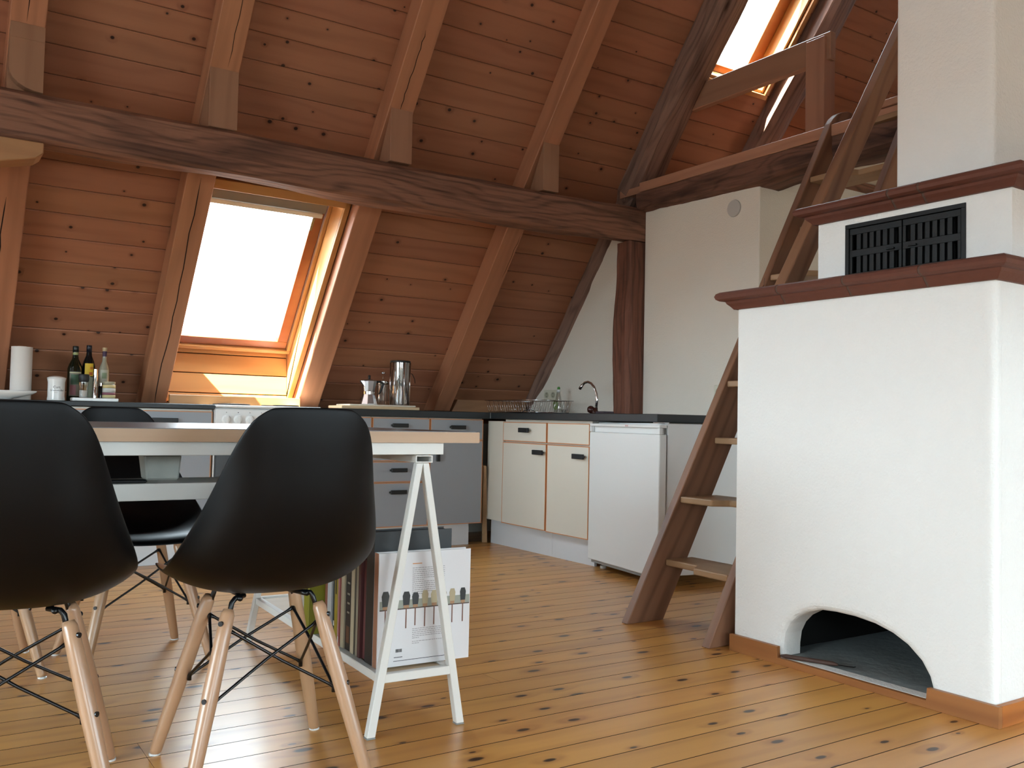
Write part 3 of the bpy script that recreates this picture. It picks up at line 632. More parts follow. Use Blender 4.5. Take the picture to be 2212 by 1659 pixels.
# mantel ledges: profile swept round far end, long front and near side, cut in tiles with mortar between
prof = [(0, 0), (.012, 0), (.020, .010), (.030, .020), (.034, .028), (.048, .030), (.058, .036), (.062, .046), (.058, .056), (.048, .062), (0, .062)]
def ledge(name, X, Y0, Y1, XB, z0, cuts, sidecuts, zs=1.):
    grp = empty(name, (X, Y1, z0)); pt(grp, st)
    path = [Vector((XB, Y1)), Vector((X, Y1)), Vector((X, Y0)), Vector((XB, Y0))]
    def ring(p, n): return [(p.x+n.x*a, p.y+n.y*a, z0+b*zs) for a, b in prof]
    def seg(A, nA, B, nB, nm, mat, shrink=0):
        bm = bmesh.new(); ra = [bm.verts.new(v) for v in ring(A, nA)]; rb = [bm.verts.new(v) for v in ring(B, nB)]
        k = len(ra)
        for i in range(k): bm.faces.new((ra[i], ra[(i+1) % k], rb[(i+1) % k], rb[i]))
        bm.faces.new(ra[::-1]); bm.faces.new(rb)
        o = mesh_obj(nm, bm, mat); pt(o, st)
        return o
    objs = []
    nL = Vector((-1, 1)); nR = Vector((-1, -1)); nf = Vector((-1, 0)); nu = Vector((0, 1)); nd = Vector((0, -1))
    # far return
    ys = [Y1]+[c for c in cuts]+[Y0]
    seg(Vector((XB, Y1)), nu, Vector((X, Y1)), nL, 'ledge_tile', M_terra)
    prev = (Vector((X, Y1)), nL)
    for c in cuts:
        seg(prev[0], prev[1], Vector((X, c+.004)), nf, 'ledge_tile', M_terra)
        o = seg(Vector((X+.002, c+.004)), nf, Vector((X+.002, c-.004)), nf, 'ledge_joint', M_mortar)
        prev = (Vector((X, c-.004)), nf)
    seg(prev[0], prev[1], Vector((X, Y0)), nR, 'ledge_tile', M_terra)
    prev = (Vector((X, Y0)), nR)
    for c in sidecuts:
        seg(prev[0], prev[1], Vector((c-.004, Y0)), nd, 'ledge_tile', M_terra); seg(Vector((c-.004, Y0+.002)), nd, Vector((c+.004, Y0+.002)), nd, 'ledge_joint', M_mortar); prev = (Vector((c+.004, Y0)), nd)
    seg(prev[0], prev[1], Vector((XB, Y0)), nd, 'ledge_tile', M_terra)
    bpy.data.objects.remove(grp)
ledge('lower_ledge', SX, SY0, SY1+.0, X1, 1.214, [2.07, 1.81, 1.55], [2.75, 3.0, 3.25])
ledge('upper_ledge', UX, UY0, UY1, X1, 1.487, [1.715, 1.612], [2.8, 3.1], .95)
pt(mesh_obj('ledge_bed', box(SX+.002, X1, SY0+.002, SY1-.002, 1.2225, 1.274), M_terra), st)
pt(mesh_obj('ledge_bed', box(UX+.002, X1, UY0+.002, UY1-.002, 1.4885, 1.544), M_terra), st)
# vent: cast iron double door with slots
vd = empty('vent_doors', (UX, (VY0+VY1)/2, 1.37)); pt(vd, st)
def vpart(name, bm, mat=M_iron, bev=.001):
    o = mesh_obj(name, bm, mat, bevel=bev); o.parent = vd; o.matrix_parent_inverse = Matrix.Translation(-Vector(vd.location)); return o
bm = bmesh.new(); xo = UX-.004
bx(bm, xo, UX+.02, VY0, VY1, VZ1-.014, VZ1); bx(bm, xo, UX+.02, VY0, VY1, VZ0, VZ0+.014); bx(bm, xo, UX+.02, VY0, VY0+.014, VZ0+.014, VZ1-.014); bx(bm, xo, UX+.02, VY1-.014, VY1, VZ0+.014, VZ1-.014)
vpart('vent_frame', bm)
mid = (VY0+VY1)/2
for y0, y1 in ((VY0+.016, mid-.002), (mid+.002, VY1-.016)):
    z0, z1 = VZ0+.016, VZ1-.016; bm = bmesh.new(); x0, x1 = UX-.001, UX+.010
    rows = [(z0, z0+.016), (z0+.078, z0+.094), (z1-.018, z1)]
    # slats: bars between slots, two rows
    for a, b in ((z0, z0+.014), (z0+.068, z0+.090), (z1-.020, z1)): bx(bm, x0, x1, y0, y1, a, b)
    ns = 7; w = (y1-y0-.02)/ns
    for r_ in ((z0+.014, z0+.068), (z0+.090, z1-.020)):
        bx(bm, x0, x1, y0, y0+.010, *r_); bx(bm, x0, x1, y1-.010, y1, *r_)
        for i in range(ns): 
            if i > 0: bx(bm, x0, x1, y0+.010+w*i-w*.32, y0+.010+w*i+w*.32, *r_)
    o = vpart('vent_door', bm, M_iron, .0008)
    yh = y1-.05 if y0 < mid-.05 else y0+.022
    vpart('vent_handle', box(UX-.010, UX-.002, yh-.0, yh+.028, z0+.073, z0+.079))
vpart('vent_back', box(UX+.035, UX+.055, VY0+.001, VY1-.001, VZ0, VZ1-.001), M_nearblack, 0)
# baseboards
bm = bmesh.new(); pl = [(2.300, 0), (2.300, .058), (2.088, .058), (2.086, .022), (1.549, .022), (1.546, .058), (1.338, .058), (1.338, 0)]
prism(bm, [(2.472, y, z) for y, z in pl], (.017, 0, 0))
tag(mesh_obj('baseboard_left', bm, M_skirt, bevel=.001), 'notched pine skirting along the stove face below the arched niche', 'baseboard', kind='structure')
tag(mesh_obj('baseboard_right', box(2.490, 3.46, 1.338, 1.3555, 0, .058), wood('skirting_pine_x', '#a9682f', '#7c431d', across=(0, 0, 1), knots=(3, 9), kthr=.6, rough=.4, rings=.6, grain=.4, knot3d=True), bevel=.001), 'pine skirting around the near corner of the stove', 'baseboard', kind='structure')
# poker on the hearth
pk = empty('poker', (2.47, 2.0, .03)); tag(pk, 'thin poker with a brown wooden grip lying on the slate of the niche', 'poker')
def chl(o, root): o.parent = root; o.matrix_parent_inverse = root.matrix_basis.inverted() if root.location.length or True else Matrix(); return o
bpy.context.view_layer.update()
bm = bmesh.new(); tube(bm, [(2.478, 2.075, .030), (2.485, 2.06, .0305), (2.545, 1.92, .0305), (2.552, 1.905, .029)], [.004, .0075, .0075, .004], 8); pt(mesh_obj('grip', bm, plain('poker_brown', '#4a3228', .6), smooth=True), pk)
bm = bmesh.new(); tube(bm, [(2.552, 1.905, .029), (2.575, 1.882, .026), (2.585, 1.868, .026), (2.58, 1.86, .03)], .0016, 6); pt(mesh_obj('hook', bm, M_rod), pk)
# small ornament on the ledge
og = empty('ledge_ornament', (2.535, 2.215, 1.277)); tag(og, 'tiny dark glass ornament at the far end of the lower terracotta ledge', 'ornament')
bm = bmesh.new(); lathe(bm, [(.008, 0), (.010, .006), (.006, .016), (.0015, .022)], (2.535, 2.215, 1.277), 10); pt(mesh_obj('cone', bm, M_chrome, smooth=True), og)
bm = bmesh.new(); tube(bm, [(2.535, 2.215, 1.298), (2.537, 2.213, 1.325)], .0006, 5); pt(mesh_obj('wire', bm, M_rod), og)
#@@LADDER
# ================================================================== LADDER
ld = empty('loft_ladder', (2.5, 2.575, 0)); tag(ld, 'steep wooden ladder stair leaning up to the loft behind the stove', 'ladder')
K = 1/1.83
K2 = .625
def lx(z, dx=0): return 2.416+z*K+dx
WS = .193
def stringer(y0, y1, ztop):
    bm = bmesh.new(); pl = [(lx(0), 0), (lx(ztop-.10), ztop-.10)]
    ctr = Vector((lx(ztop-.10)+WS/2, ztop-.10)); ax = Vector((K, 1)).normalized(); pr_ = Vector((1, 0))
    for i in range(1, 9):
        a = math.pi*i/9; pl.append(tuple(ctr+Vector((-WS/2*math.cos(a), 0))+ax*(.095*math.sin(a))))
    pl += [(lx(ztop-.10)+WS, ztop-.10), (lx(0)+WS, 0)]
    prism(bm, [(x, y0, z) for x, z in pl], (0, y1-y0, 0)); return pt(mesh_obj('stringer', bm, M_lad, bevel=.003), ld)
stringer(2.785, 2.823, 2.355)
stringer(2.345, 2.383, 2.62)
for i in range(1, 10):
    z = .245*i+.008*(i > 1)+(.0)
    zc = z; x0 = lx(zc)+.004; full = x0; cut = x0+.062; xe = lx(zc)+.215
    yl, yr, ym = 2.784, 2.384, 2.584
    bm = bmesh.new(); t = .026
    if i % 2: pl = [(cut, yl), (cut-.004, ym+.02), (full, ym-.02), (full-.006, yr), (xe, yr), (xe, yl)]
    else: pl = [(full, yl), (full-.004, ym+.02), (cut, ym-.02), (cut, yr), (xe, yr), (xe, yl)]
    prism(bm, [(x, y, zc-t) for x, y in pl], (0, 0, t)); pt(mesh_obj('tread', bm, M_tread, bevel=.005, seg=2), ld)
# handrail with its brackets
hr = bmesh.new(); A = Vector((2.801-.08, 2.330, 1.362-.146)); Bp = Vector((3.526+.30, 2.330, 2.551+.55))
A = Vector((2.662, 2.312, 1.18)); dd = Vector((K2, 0, 1)).normalized(); up = Vector((-dd.z, 0, dd.x)); B = A+dd*2.25
w, h = .052, .085
hexa(hr, [A, A+Vector((0, w, 0)), A+Vector((0, w, 0))-up*h, A-up*h, B, B+Vector((0, w, 0)), B+Vector((0, w, 0))-up*h, B-up*h])
pt(mesh_obj('handrail', hr, M_lad, bevel=.006, seg=2), ld)
for t in (.06, 2.1):
    c = A+dd*t-up*(h-.01); q = bmesh.new(); e = c-up*.24
    tube(q, [c+Vector((0, .026, 0)), e+Vector((0, .052, 0))], .012, 8); pt(mesh_obj('handrail_bracket', q, M_rod, smooth=True), ld)
#@@KITCHEN
# ================================================================== KITCHEN
YD = 5.0
def handle(parent, c, axis, L_=.106, vert=False, face='-y', flip=1):
    """black bar handle with a stepped tip; axis='x' on fronts facing -Y, 'y' on fronts facing -X"""
    bm = bmesh.new(); x, y, z = c
    if axis == 'x' and not vert:
        bx(bm, x-L_/2, x+L_/2, y-.024, y-.012, z-.012, z+.012); bx(bm, x-flip*(L_/2+.012), x-flip*L_/2, y-.021, y-.015, z-.006, z+.006) if flip > 0 else bx(bm, x+L_/2, x+L_/2+.012, y-.021, y-.015, z-.006, z+.006)
        bx(bm, x-L_*.35, x-L_*.2, y-.012, y, z-.006, z+.006); bx(bm, x+L_*.2, x+L_*.35, y-.012, y, z-.006, z+.006)
    elif axis == 'x':
        bx(bm, x-.012, x+.012, y-.024, y-.012, z-L_/2, z+L_/2); bx(bm, x-.006, x+.006, y-.012, y, z-L_*.3, z-L_*.15); bx(bm, x-.006, x+.006, y-.012, y, z+L_*.15, z+L_*.3)
    else:
        bx(bm, x-.026, x-.012, y-L_/2, y+L_/2, z-.014, z+.014); bx(bm, x-.022, x-.016, y-L_/2-.014, y-L_/2, z-.006, z+.006)
        bx(bm, x-.012, x, y-L_*.35, y-L_*.2, z-.006, z+.006); bx(bm, x-.012, x, y+L_*.2, y+L_*.35, z-.006, z+.006)
    o = mesh_obj('handle', bm, M_handle, parent, bevel=.002); return o
def front_y(root, name, x0, x1, z0, z1, mat, hpos=None, vert=False, L_=.106):
    e = .0045
    o = mesh_obj(name, box(x0+e, x1-e, YD+.0005, YD+.017, z0+e, z1-e), mat); pt(o, root)
    bm = bmesh.new()
    for a in ((x0, x1, YD, YD+.018, z0, z0+e), (x0, x1, YD, YD+.018, z1-e, z1), (x0, x0+e, YD, YD+.018, z0+e, z1-e), (x1-e, x1, YD, YD+.018, z0+e, z1-e)): bx(bm, *a)
    ed = mesh_obj('edging', bm, M_orange); ed.parent = o
    if hpos: h = handle(o, (hpos[0], YD, hpos[1]), 'x', L_, vert)
    return o
def carcass(root, x0, x1, y0=YD+.020, y1=5.42, z0=.135, z1=.803, mat=M_cream): return pt(mesh_obj('body', box(x0+.001, x1-.001, y0, y1, z0, z1), mat), root)
def kick(root, x0, x1, y=5.05): return pt(mesh_obj('kick_board', box(x0, x1, y, y+.016, 0, .134), M_kick), root)
# drawer unit
c = empty('kitchen_cabinet', (2.52, 5.2, 0)); tag(c, 'grey four-drawer base unit with orange edging behind the white trestle', 'cabinet'); carcass(c, 2.322, 2.711); kick(c, 2.322, 2.711)
front_y(c, 'drawer', 2.324, 2.709, .667, .797, M_grey, (2.50, .752)); front_y(c, 'drawer', 2.324, 2.709, .537, .663, M_grey, (2.50, .612)); front_y(c, 'drawer', 2.324, 2.709, .410, .533, M_grey, (2.50, .482)); front_y(c, 'drawer', 2.324, 2.709, .140, .406, M_grey, (2.50, .350))
c = empty('kitchen_cabinet', (2.9, 5.2, 0)); tag(c, 'grey base unit with one drawer over a tall door at the inner corner', 'cabinet'); carcass(c, 2.713, 3.100); kick(c, 2.713, 3.035)
front_y(c, 'drawer', 2.715, 3.098, .667, .797, M_grey, (2.905, .746)); front_y(c, 'door', 2.715, 3.098, .138, .663, M_grey, (2.765, .575), True, .085)
c = empty('kitchen_cabinet', (2.15, 5.2, 0)); tag(c, 'narrow grey base unit right of the cooker, hidden behind the near chair', 'cabinet'); carcass(c, 1.985, 2.320); kick(c, 1.985, 2.320)
front_y(c, 'drawer', 1.987, 2.318, .667, .797, M_grey, (2.15, .752)); front_y(c, 'door', 1.987, 2.318, .138, .663, M_grey, (2.03, .575), True, .085)
c = empty('kitchen_cabinet', (1.09, 5.2, 0)); tag(c, 'wide grey base unit with a drawer immediately left of the cooker', 'cabinet'); carcass(c, .79, 1.384, z1=.82); kick(c, .79, 1.384)
front_y(c, 'drawer', .792, 1.382, .667, .810, M_grey, (1.10, .760), False, .20); front_y(c, 'door', .792, 1.382, .138, .663, M_grey, (.86, .6), True, .085)
c = empty('kitchen_cabinet', (.49, 5.2, 0)); tag(c, 'grey base unit under the paper towel roll at the left edge', 'cabinet'); carcass(c, .19, .788, z1=.82); kick(c, .19, .788)
front_y(c, 'drawer', .192, .786, .667, .810, M_grey, (.49, .760)); front_y(c, 'door', .192, .786, .138, .663, M_grey, (.25, .6), True, .085)
c = empty('kitchen_cabinet', (-.11, 5.2, 0)); tag(c, 'grey base unit beyond the left edge of the picture', 'cabinet'); carcass(c, -.41, .188, z1=.82); kick(c, -.41, .188)
front_y(c, 'drawer', -.408, .186, .667, .810, M_grey, (-.11, .760)); front_y(c, 'door', -.408, .186, .138, .663, M_grey, (-.3, .6), True, .085)
# worktops
tag(mesh_obj('worktop', box(-.41, 1.388, 4.975, 5.50, .8225, .848), M_top, bevel=.003), 'dark worktop left of the cooker carrying the oil bottles', 'worktop')
bm = bmesh.new(); prism(bm, [(1.984, 4.975, .804), (3.135, 4.975, .804), (3.135, 3.412, .804), (3.708, 3.412, .804), (3.708, 4.17, .804), (3.748, 4.17, .804), (3.748, 5.50, .804), (1.984, 5.50, .804)], (0, 0, .041))
tag(mesh_obj('worktop', bm, M_top, bevel=.003), 'dark L-shaped worktop running to the sink and above the fridge', 'worktop')
# cooker
c = empty('cooker', (1.68, 5.2, 0)); tag(c, 'white freestanding cooker with round knobs under the large skylight', 'cooker')
pt(mesh_obj('body', box(1.392, 1.982, 4.995, 5.49, .03, .832), M_white, bevel=.003), c)
pt(mesh_obj('hob', box(1.390, 1.984, 4.965, 5.495, .833, .848), M_white, bevel=.004), c)
pt(mesh_obj('control_panel', box(1.392, 1.982, 4.972, 4.994, .700, .826), M_white, bevel=.003), c)
pt(mesh_obj('oven_door', box(1.396, 1.978, 4.970, 4.994, .22, .690), M_ovend, bevel=.004), c)
pt(mesh_obj('oven_handle', box(1.45, 1.93, 4.940, 4.955, .645, .660), M_white, bevel=.005), c)
pt(mesh_obj('drawer_panel', box(1.396, 1.978, 4.975, 4.994, .04, .21), M_white, bevel=.003), c)
bm = bmesh.new(); lathe(bm, [(.026, 0), (.026, .006), (.018, .012)], n=20); bx(bm, -.006, .006, -.024, .024, .012, .026)
kn = mesh_obj('knob', bm, M_white, bevel=.0008); kn.rotation_euler = (R(90), 0, 0)
for i in range(8):
    k_ = kn if i == 0 else kn.copy()
    if i: COL.objects.link(k_)
    k_.parent = c; k_.location = (1.448+.064*i-1.68, 4.9715-5.2, .769)
for i in range(4):
    bm = bmesh.new(); lathe(bm, [(.0025, 0), (.0025, .003)], n=8); o = mesh_obj('indicator', bm, M_ink if i == 1 else M_gasket, c); o.rotation_euler = (R(90), 0, 0); o.location = (1.448+.064*i-1.68, 4.9715-5.2, .808)
for (x, y, r_) in ((1.53, 5.12, .09), (1.83, 5.12, .075), (1.53, 5.36, .075), (1.83, 5.36, .09)):
    bm = bmesh.new(); lathe(bm, [(r_, 0), (r_, .006), (r_-.006, .008)], (x, y, .849), 28); pt(mesh_obj('hotplate', bm, M_iron), c)
# run along the right wall: fronts facing -X
XD = 3.160
def front_x(root, name, y0, y1, z0, z1, mat, hpos=None):
    e = .0045
    o = mesh_obj(name, box(XD+.0005, XD+.017, y0+e, y1-e, z0+e, z1-e), mat); pt(o, root); bm = bmesh.new()
    for a in ((y0, y1, z0, z0+e), (y0, y1, z1-e, z1), (y0, y0+e, z0+e, z1-e), (y1-e, y1, z0+e, z1-e)): bx(bm, XD, XD+.018, *a)
    ed = mesh_obj('edging', bm, M_orange); ed.parent = o
    if hpos: handle(o, (XD, hpos[0], hpos[1]), 'y', .10)
    return o
c = empty('kitchen_cabinet', (3.4, 4.6, 0)); tag(c, 'cream base unit with a handled drawer and door under the dish rack', 'cabinet')
pt(mesh_obj('body', box(XD+.02, 3.70, 4.385, 4.862, .150, .803), M_cream), c); pt(mesh_obj('kick_board', box(3.212, 3.228, 4.385, 5.06, 0, .149), M_kick), c)
front_x(c, 'drawer', 4.392, 4.860, .668, .787, M_cream, (4.606, .739)); front_x(c, 'door', 4.392, 4.860, .152, .660, M_cream, (4.455, .610))
pt(mesh_obj('corner_filler', box(XD+.004, XD+.02, 4.864, 5.045, .158, .790), M_cream), c)
c = empty('kitchen_cabinet', (3.4, 4.1, 0)); tag(c, 'cream sink unit with a handleless top panel, beside the fridge', 'cabinet')
pt(mesh_obj('body', box(XD+.02, 3.70, 3.985, 4.384, .150, .803), M_cream), c); pt(mesh_obj('kick_board', box(3.212, 3.228, 3.985, 4.383, 0, .149), M_kick), c)
front_x(c, 'drawer', 3.985, 4.382, .668, .787, M_cream); front_x(c, 'door', 3.985, 4.382, .148, .660, M_cream, (4.063, .603))
# wood slat leaning in the corner
bm = bmesh.new(); hexa(bm, [(3.155, 5.072, .001), (3.185, 5.060, .001), (3.19, 5.078, .001), (3.16, 5.09, .001), (3.113, 5.010, .50), (3.133, 5.005, .50), (3.135, 5.023, .505), (3.115, 5.028, .505)])
tag(mesh_obj('wooden_slat', bm, M_tread, bevel=.002), 'narrow wooden slat leaning in the corner between the cabinet runs', 'slat')
# fridge
fr = empty('fridge', (3.056, 3.308, 0), R(-8.3)); tag(fr, 'small white fridge standing slightly askew under the worktop end', 'fridge')
def fp(name, a, mat, bev=.003, seg=2): o = mesh_obj(name, box(*a), mat, bevel=bev, seg=seg); o.parent = fr; return o
fp('body', (.052, .548, .006, .668, .055, .798), M_fridge, .004)
fp('gasket', (.044, .0515, .012, .662, .06, .790), M_gasket, .001)
bm = bmesh.new(); fp('door', (.0, .0435, 0, .674, .050, .744), M_fridge, .006, 3); fp('door', (.0, .0435, 0, .674, .7755, .790), M_fridge, .003)
fp('grip_recess', (.020, .0435, .02, .654, .7445, .775), M_fridge, .001); fp('grip_end', (.0, .0195, 0, .02, .7445, .775), M_fridge, .002); fp('grip_end', (.0, .0195, .654, .674, .7445, .775), M_fridge, .002)
bm = bmesh.new(); bx(bm, -.0006, 0, .285, .292, .779, .786); bx(bm, -.0006, 0, .295, .301, .779, .786); bx(bm, -.0006, 0, .304, .311, .779, .786); o = mesh_obj('badge', bm, col('#b98a86')); o.parent = fr
fp('grille', (.012, .05, .02, .654, .034, .0495), M_gasket, .002)
for x, y in ((.07, .05), (.07, .62), (.54, .05), (.54, .62)):
    bm = bmesh.new(); lathe(bm, [(.018, 0), (.018, .014), (.010, .016), (.010, .054)], (x, y, .001), 14); o = mesh_obj('foot', bm, M_ceram, smooth=False); o.parent = fr
for y in (.02, .60):
    o = fp('hinge', (.008, .07, y, y+.05, .7985, .8030), M_alu, .001)
# ================================================================== SMALL THINGS ON THE WORKTOPS
ZW = .8485
def lobj(name, prof, c, mat, parent, n=24, smooth=True):
    o = mesh_obj(name, lathe(bmesh.new(), prof, c, n), mat, smooth=smooth); pt(o, parent); return o
def sm(o):  # keep crisp rims while smooth
    e = o.modifiers.new('es', 'EDGE_SPLIT'); e.split_angle = R(40); return o
# paper towel
t = empty('paper_towel_roll', (.4745, 5.13, ZW)); tag(t, 'tall white paper towel roll at the left end of the worktop', 'paper towel')
sm(lobj('roll', [(.048, 0), (.048, .262), (.020, .262), (.020, .255)], (.4745, 5.13, ZW), M_paper, t, 32)); lobj('core', [(.0195, .002), (.0195, .265)], (.4745, 5.13, ZW), col('#9b8468'), t)
# dish
t = empty('oval_dish', (.33, 5.03, ZW)); tag(t, 'shallow white ceramic dish in front of the paper towel roll', 'dish')
bm = bmesh.new(); lathe(bm, [(.10, 0), (.108, .006), (.125, .009), (.190, .026), (.206, .036), (.208, .042), (.203, .043), (.185, .034), (.12, .016), (.001, .014)], (0, 0, 0), 40, True, False)
for v in bm.verts: v.co.y *= .24
o = mesh_obj('bowl', bm, M_ceram, t, smooth=True); 
# canister with lettering
def text_on_cyl(s, size, c, r, ang, z, mat, parent, name='lettering', squash=1.):
    cu = bpy.data.curves.new('txt', 'FONT'); cu.body = s; cu.size = size; cu.align_x = 'CENTER'; to = bpy.data.objects.new('txt', cu); COL.objects.link(to)
    dg = bpy.context.evaluated_depsgraph_get(); me = bpy.data.meshes.new_from_object(to.evaluated_get(dg)); bpy.data.objects.remove(to); bpy.data.curves.remove(cu)
    for v in me.vertices:
        a = ang+v.co.x*squash/r; v.co = Vector((c[0]+(r+.0006)*math.cos(a), c[1]+(r+.0006)*math.sin(a), z+v.co.y))
    me.materials.clear(); me.materials.append(mat); o = bpy.data.objects.new(name, me); COL.objects.link(o); pt(o, parent); return o
cc = (.626, 5.06, ZW)
t = empty('canister', cc); tag(t, 'white enamel canister with black lettering between roll and bottles', 'canister')
sm(lobj('body', [(.040, 0), (.041, .006), (.039, .020), (.0395, .090), (.042, .103), (.042, .106)], cc, M_ceram, t, 32)); sm(lobj('lid', [(.0425, .1065), (.044, .109), (.043, .113), (.034, .118), (.012, .122), (.001, .122)], cc, M_ceram, t, 32))
va = math.atan2(-5.06, -.626)
text_on_cyl('Curt.', .017, cc, .0392, va+.10, ZW+.060, M_ink, t); text_on_cyl('Gramuet.Bad', .0125, cc, .0392, va+.10, ZW+.046, M_ink, t); text_on_cyl('COFFEE', .005, cc, .0392, va, ZW+.037, M_gprint, t)
# bottles
def bottle(nm, label, c, prof, mat, cap, capmat, labels, n=24):
    t = empty(nm, c); tag(t, label, 'bottle', 'bottles at the back of the left worktop')
    sm(lobj('glass', prof, c, mat, t, n)); lobj('cap', cap, c, capmat, t, 16)
    for z0, z1, r_, a0, a1, mt in labels:
        bm = bmesh.new(); k = 10; A_ = [va+a0+(a1-a0)*i/k for i in range(k+1)]
        lo = [bm.verts.new((c[0]+r_*math.cos(a), c[1]+r_*math.sin(a), c[2]+z0)) for a in A_]; hi = [bm.verts.new((c[0]+r_*math.cos(a), c[1]+r_*math.sin(a), c[2]+z1)) for a in A_]
        for i in range(k): bm.faces.new((lo[i], lo[i+1], hi[i+1], hi[i]))
        pt(mesh_obj('paper_label', bm, mt, smooth=True), t)
    return t
bottle('oil_bottle', 'dark green oil bottle with a green picture label, leftmost of three', (.718, 5.135, ZW), [(.034, 0), (.0355, .004), (.0355, .165), (.030, .185), (.016, .215), (.0135, .235), (.0135, .25)], M_greend,
       [(.0145, .25), (.0145, .279), (.013, .281)], col('#101a18', .4), [(.025, .15, .0358, -.75, .95, col('#6e6a5e')), (.085, .135, .0361, -.5, .7, col('#3c5a45')), (.03, .08, .0361, -.6, .2, col('#8a5a5e')), (.142, .146, .0362, -.75, .95, col('#c8c39a')), (.236, .248, .0138, -1.2, 1.2, col('#8f9460'))])
bottle('oil_bottle', 'near-black bottle with a yellow flower label, middle of three', (.783, 5.145, ZW), [(.030, 0), (.0315, .004), (.0315, .18), (.026, .205), (.0145, .235), (.0125, .255)], M_darkg,
       [(.0135, .255), (.0135, .288), (.012, .290)], col('#0e1420', .4), [(.130, .195, .0318, -.6, .75, col('#c9a51f')), (.135, .150, .0320, .1, .6, col('#a8541c')), (.165, .178, .0320, .2, .7, col('#b5701c')), (.02, .125, .0318, -.6, .75, col('#7e8270'))])
bottle('vinegar_bottle', 'slender clear bottle with a pale label and cork stopper, rightmost of three', (.856, 5.135, ZW), [(.024, 0), (.025, .004), (.025, .165), (.020, .185), (.0105, .21), (.0105, .235)], M_paleg,
       [(.0115, .262), (.012, .280), (.010, .282)], col('#b9a27c'), [(.235, .262, .0112, -3.14, 3.14, col('#3a2540')), (.04, .165, .0253, -.8, .9, col('#a9a896')), (.12, .15, .0256, -.4, .5, col('#7c8a6a'))])
# little tray with condiments
t = tag(mesh_obj('small_tray', box(.693, .908, 5.0, 5.085, ZW, ZW+.017), M_ceram, bevel=.004, seg=2), 'pale rectangular tray holding salt and condiment jars', 'tray')
ZT = ZW+.0175
t = empty('salt_grinder', (.747, 5.035, ZT)); tag(t, 'glass salt grinder with a black top on the small tray', 'grinder')
sm(lobj('jar', [(.019, 0), (.021, .003), (.021, .058), (.0235, .062), (.0235, .078)], (.747, 5.035, ZT), M_glassware, t)); lobj('salt', [(.0185, .002), (.0185, .036)], (.747, 5.035, ZT), col('#e6e6e6'), t); sm(lobj('grinder_top', [(.021, .0785), (.0235, .085), (.0255, .112), (.023, .118)], (.747, 5.035, ZT), M_handle, t))
t = empty('steel_mill', (.799, 5.03, ZT)); tag(t, 'slim stainless steel pepper mill upright on the small tray', 'grinder')
sm(lobj('body', [(.0105, 0), (.0105, .050), (.0095, .052), (.0105, .054), (.0105, .120)], (.799, 5.03, ZT), M_chrome, t)); sm(lobj('top', [(.0095, .121), (.0095, .145), (.005, .150)], (.799, 5.03, ZT), M_chrome, t))
t = empty('spice_jar', (.832, 5.065, ZT)); tag(t, 'little dark spice jar half hidden between steel mill and labelled jar', 'jar')
sm(lobj('glass', [(.012, 0), (.013, .055), (.010, .062)], (.832, 5.065, ZT), M_darkg, t)); sm(lobj('lid', [(.0125, .0625), (.0125, .078)], (.832, 5.065, ZT), M_chrome, t))
t = empty('condiment_jar', (.866, 5.035, ZT)); tag(t, 'squat jar with pastel striped label at the right of the small tray', 'jar')
sm(lobj('glass', [(.029, 0), (.031, .004), (.031, .068), (.028, .072)], (.866, 5.035, ZT), M_paleg, t)); sm(lobj('lid', [(.0285, .0725), (.030, .075), (.030, .083), (.028, .085)], (.866, 5.035, ZT), col('#a09a80', .3), t))
for z0, z1, cl in ((.052, .068, '#cdbb86'), (.030, .0515, '#b9bcb6'), (.017, .0295, '#7d4a55'), (.003, .0165, '#b7ad7d')): lobj('paper_label', [(.0312, z0), (.0312, z1)], (.866, 5.035, ZT), col(cl), t)
# chopping boards with the coffee things
ZR = .8455
tag(mesh_obj('chopping_board', box(2.118, 2.628, 4.985, 5.19, ZR, ZR+.018), M_tray, bevel=.003), 'thick pale chopping board, lower of two under the coffee pot', 'board')
tag(mesh_obj('chopping_board', box(2.172, 2.610, 5.0, 5.20, ZR+.0185, ZR+.028), plain('cream_board', '#d8cfbd', .5), bevel=.003), 'thin cream board, upper of two under the coffee pot', 'board')
ZB = ZR+.0285
mk = empty('moka_pot', (2.335, 5.09, ZB)); tag(mk, 'eight-sided aluminium stovetop coffee pot with black knob and handle', 'coffee pot')
def oct_(name, prof, mat, parent, c=(2.335, 5.09)):
    bm = bmesh.new(); lathe(bm, prof, (0, 0, 0), 8); bmesh.ops.rotate(bm, verts=bm.verts[:], matrix=Matrix.Rotation(R(22.5-9), 3, 'Z')); bmesh.ops.translate(bm, verts=bm.verts[:], vec=(c[0], c[1], ZB)); pt(mesh_obj(name, bm, mat, bevel=.0012), parent)
oct_('boiler', [(.052, 0), (.052, .004), (.036, .062)], M_alu, mk); sm(lobj('collar', [(.037, .0625), (.037, .078)], (2.335, 5.09, ZB), M_chrome, mk, 20))
oct_('jug', [(.033, .0785), (.046, .140), (.046, .142)], M_alu, mk); oct_('lid', [(.0465, .1425), (.040, .147), (.008, .152)], M_alu, mk)
bm = bmesh.new(); prism(bm, [(2.278, 5.085, ZB+.142), (2.300, 5.070, ZB+.142), (2.300, 5.070, ZB+.105)], (0, .02, 0)); pt(mesh_obj('spout', bm, M_alu), mk)
lobj('knob', [(.007, .1525), (.008, .158), (.008, .176), (.005, .178)], (2.335, 5.09, ZB), M_handle, mk, 12)
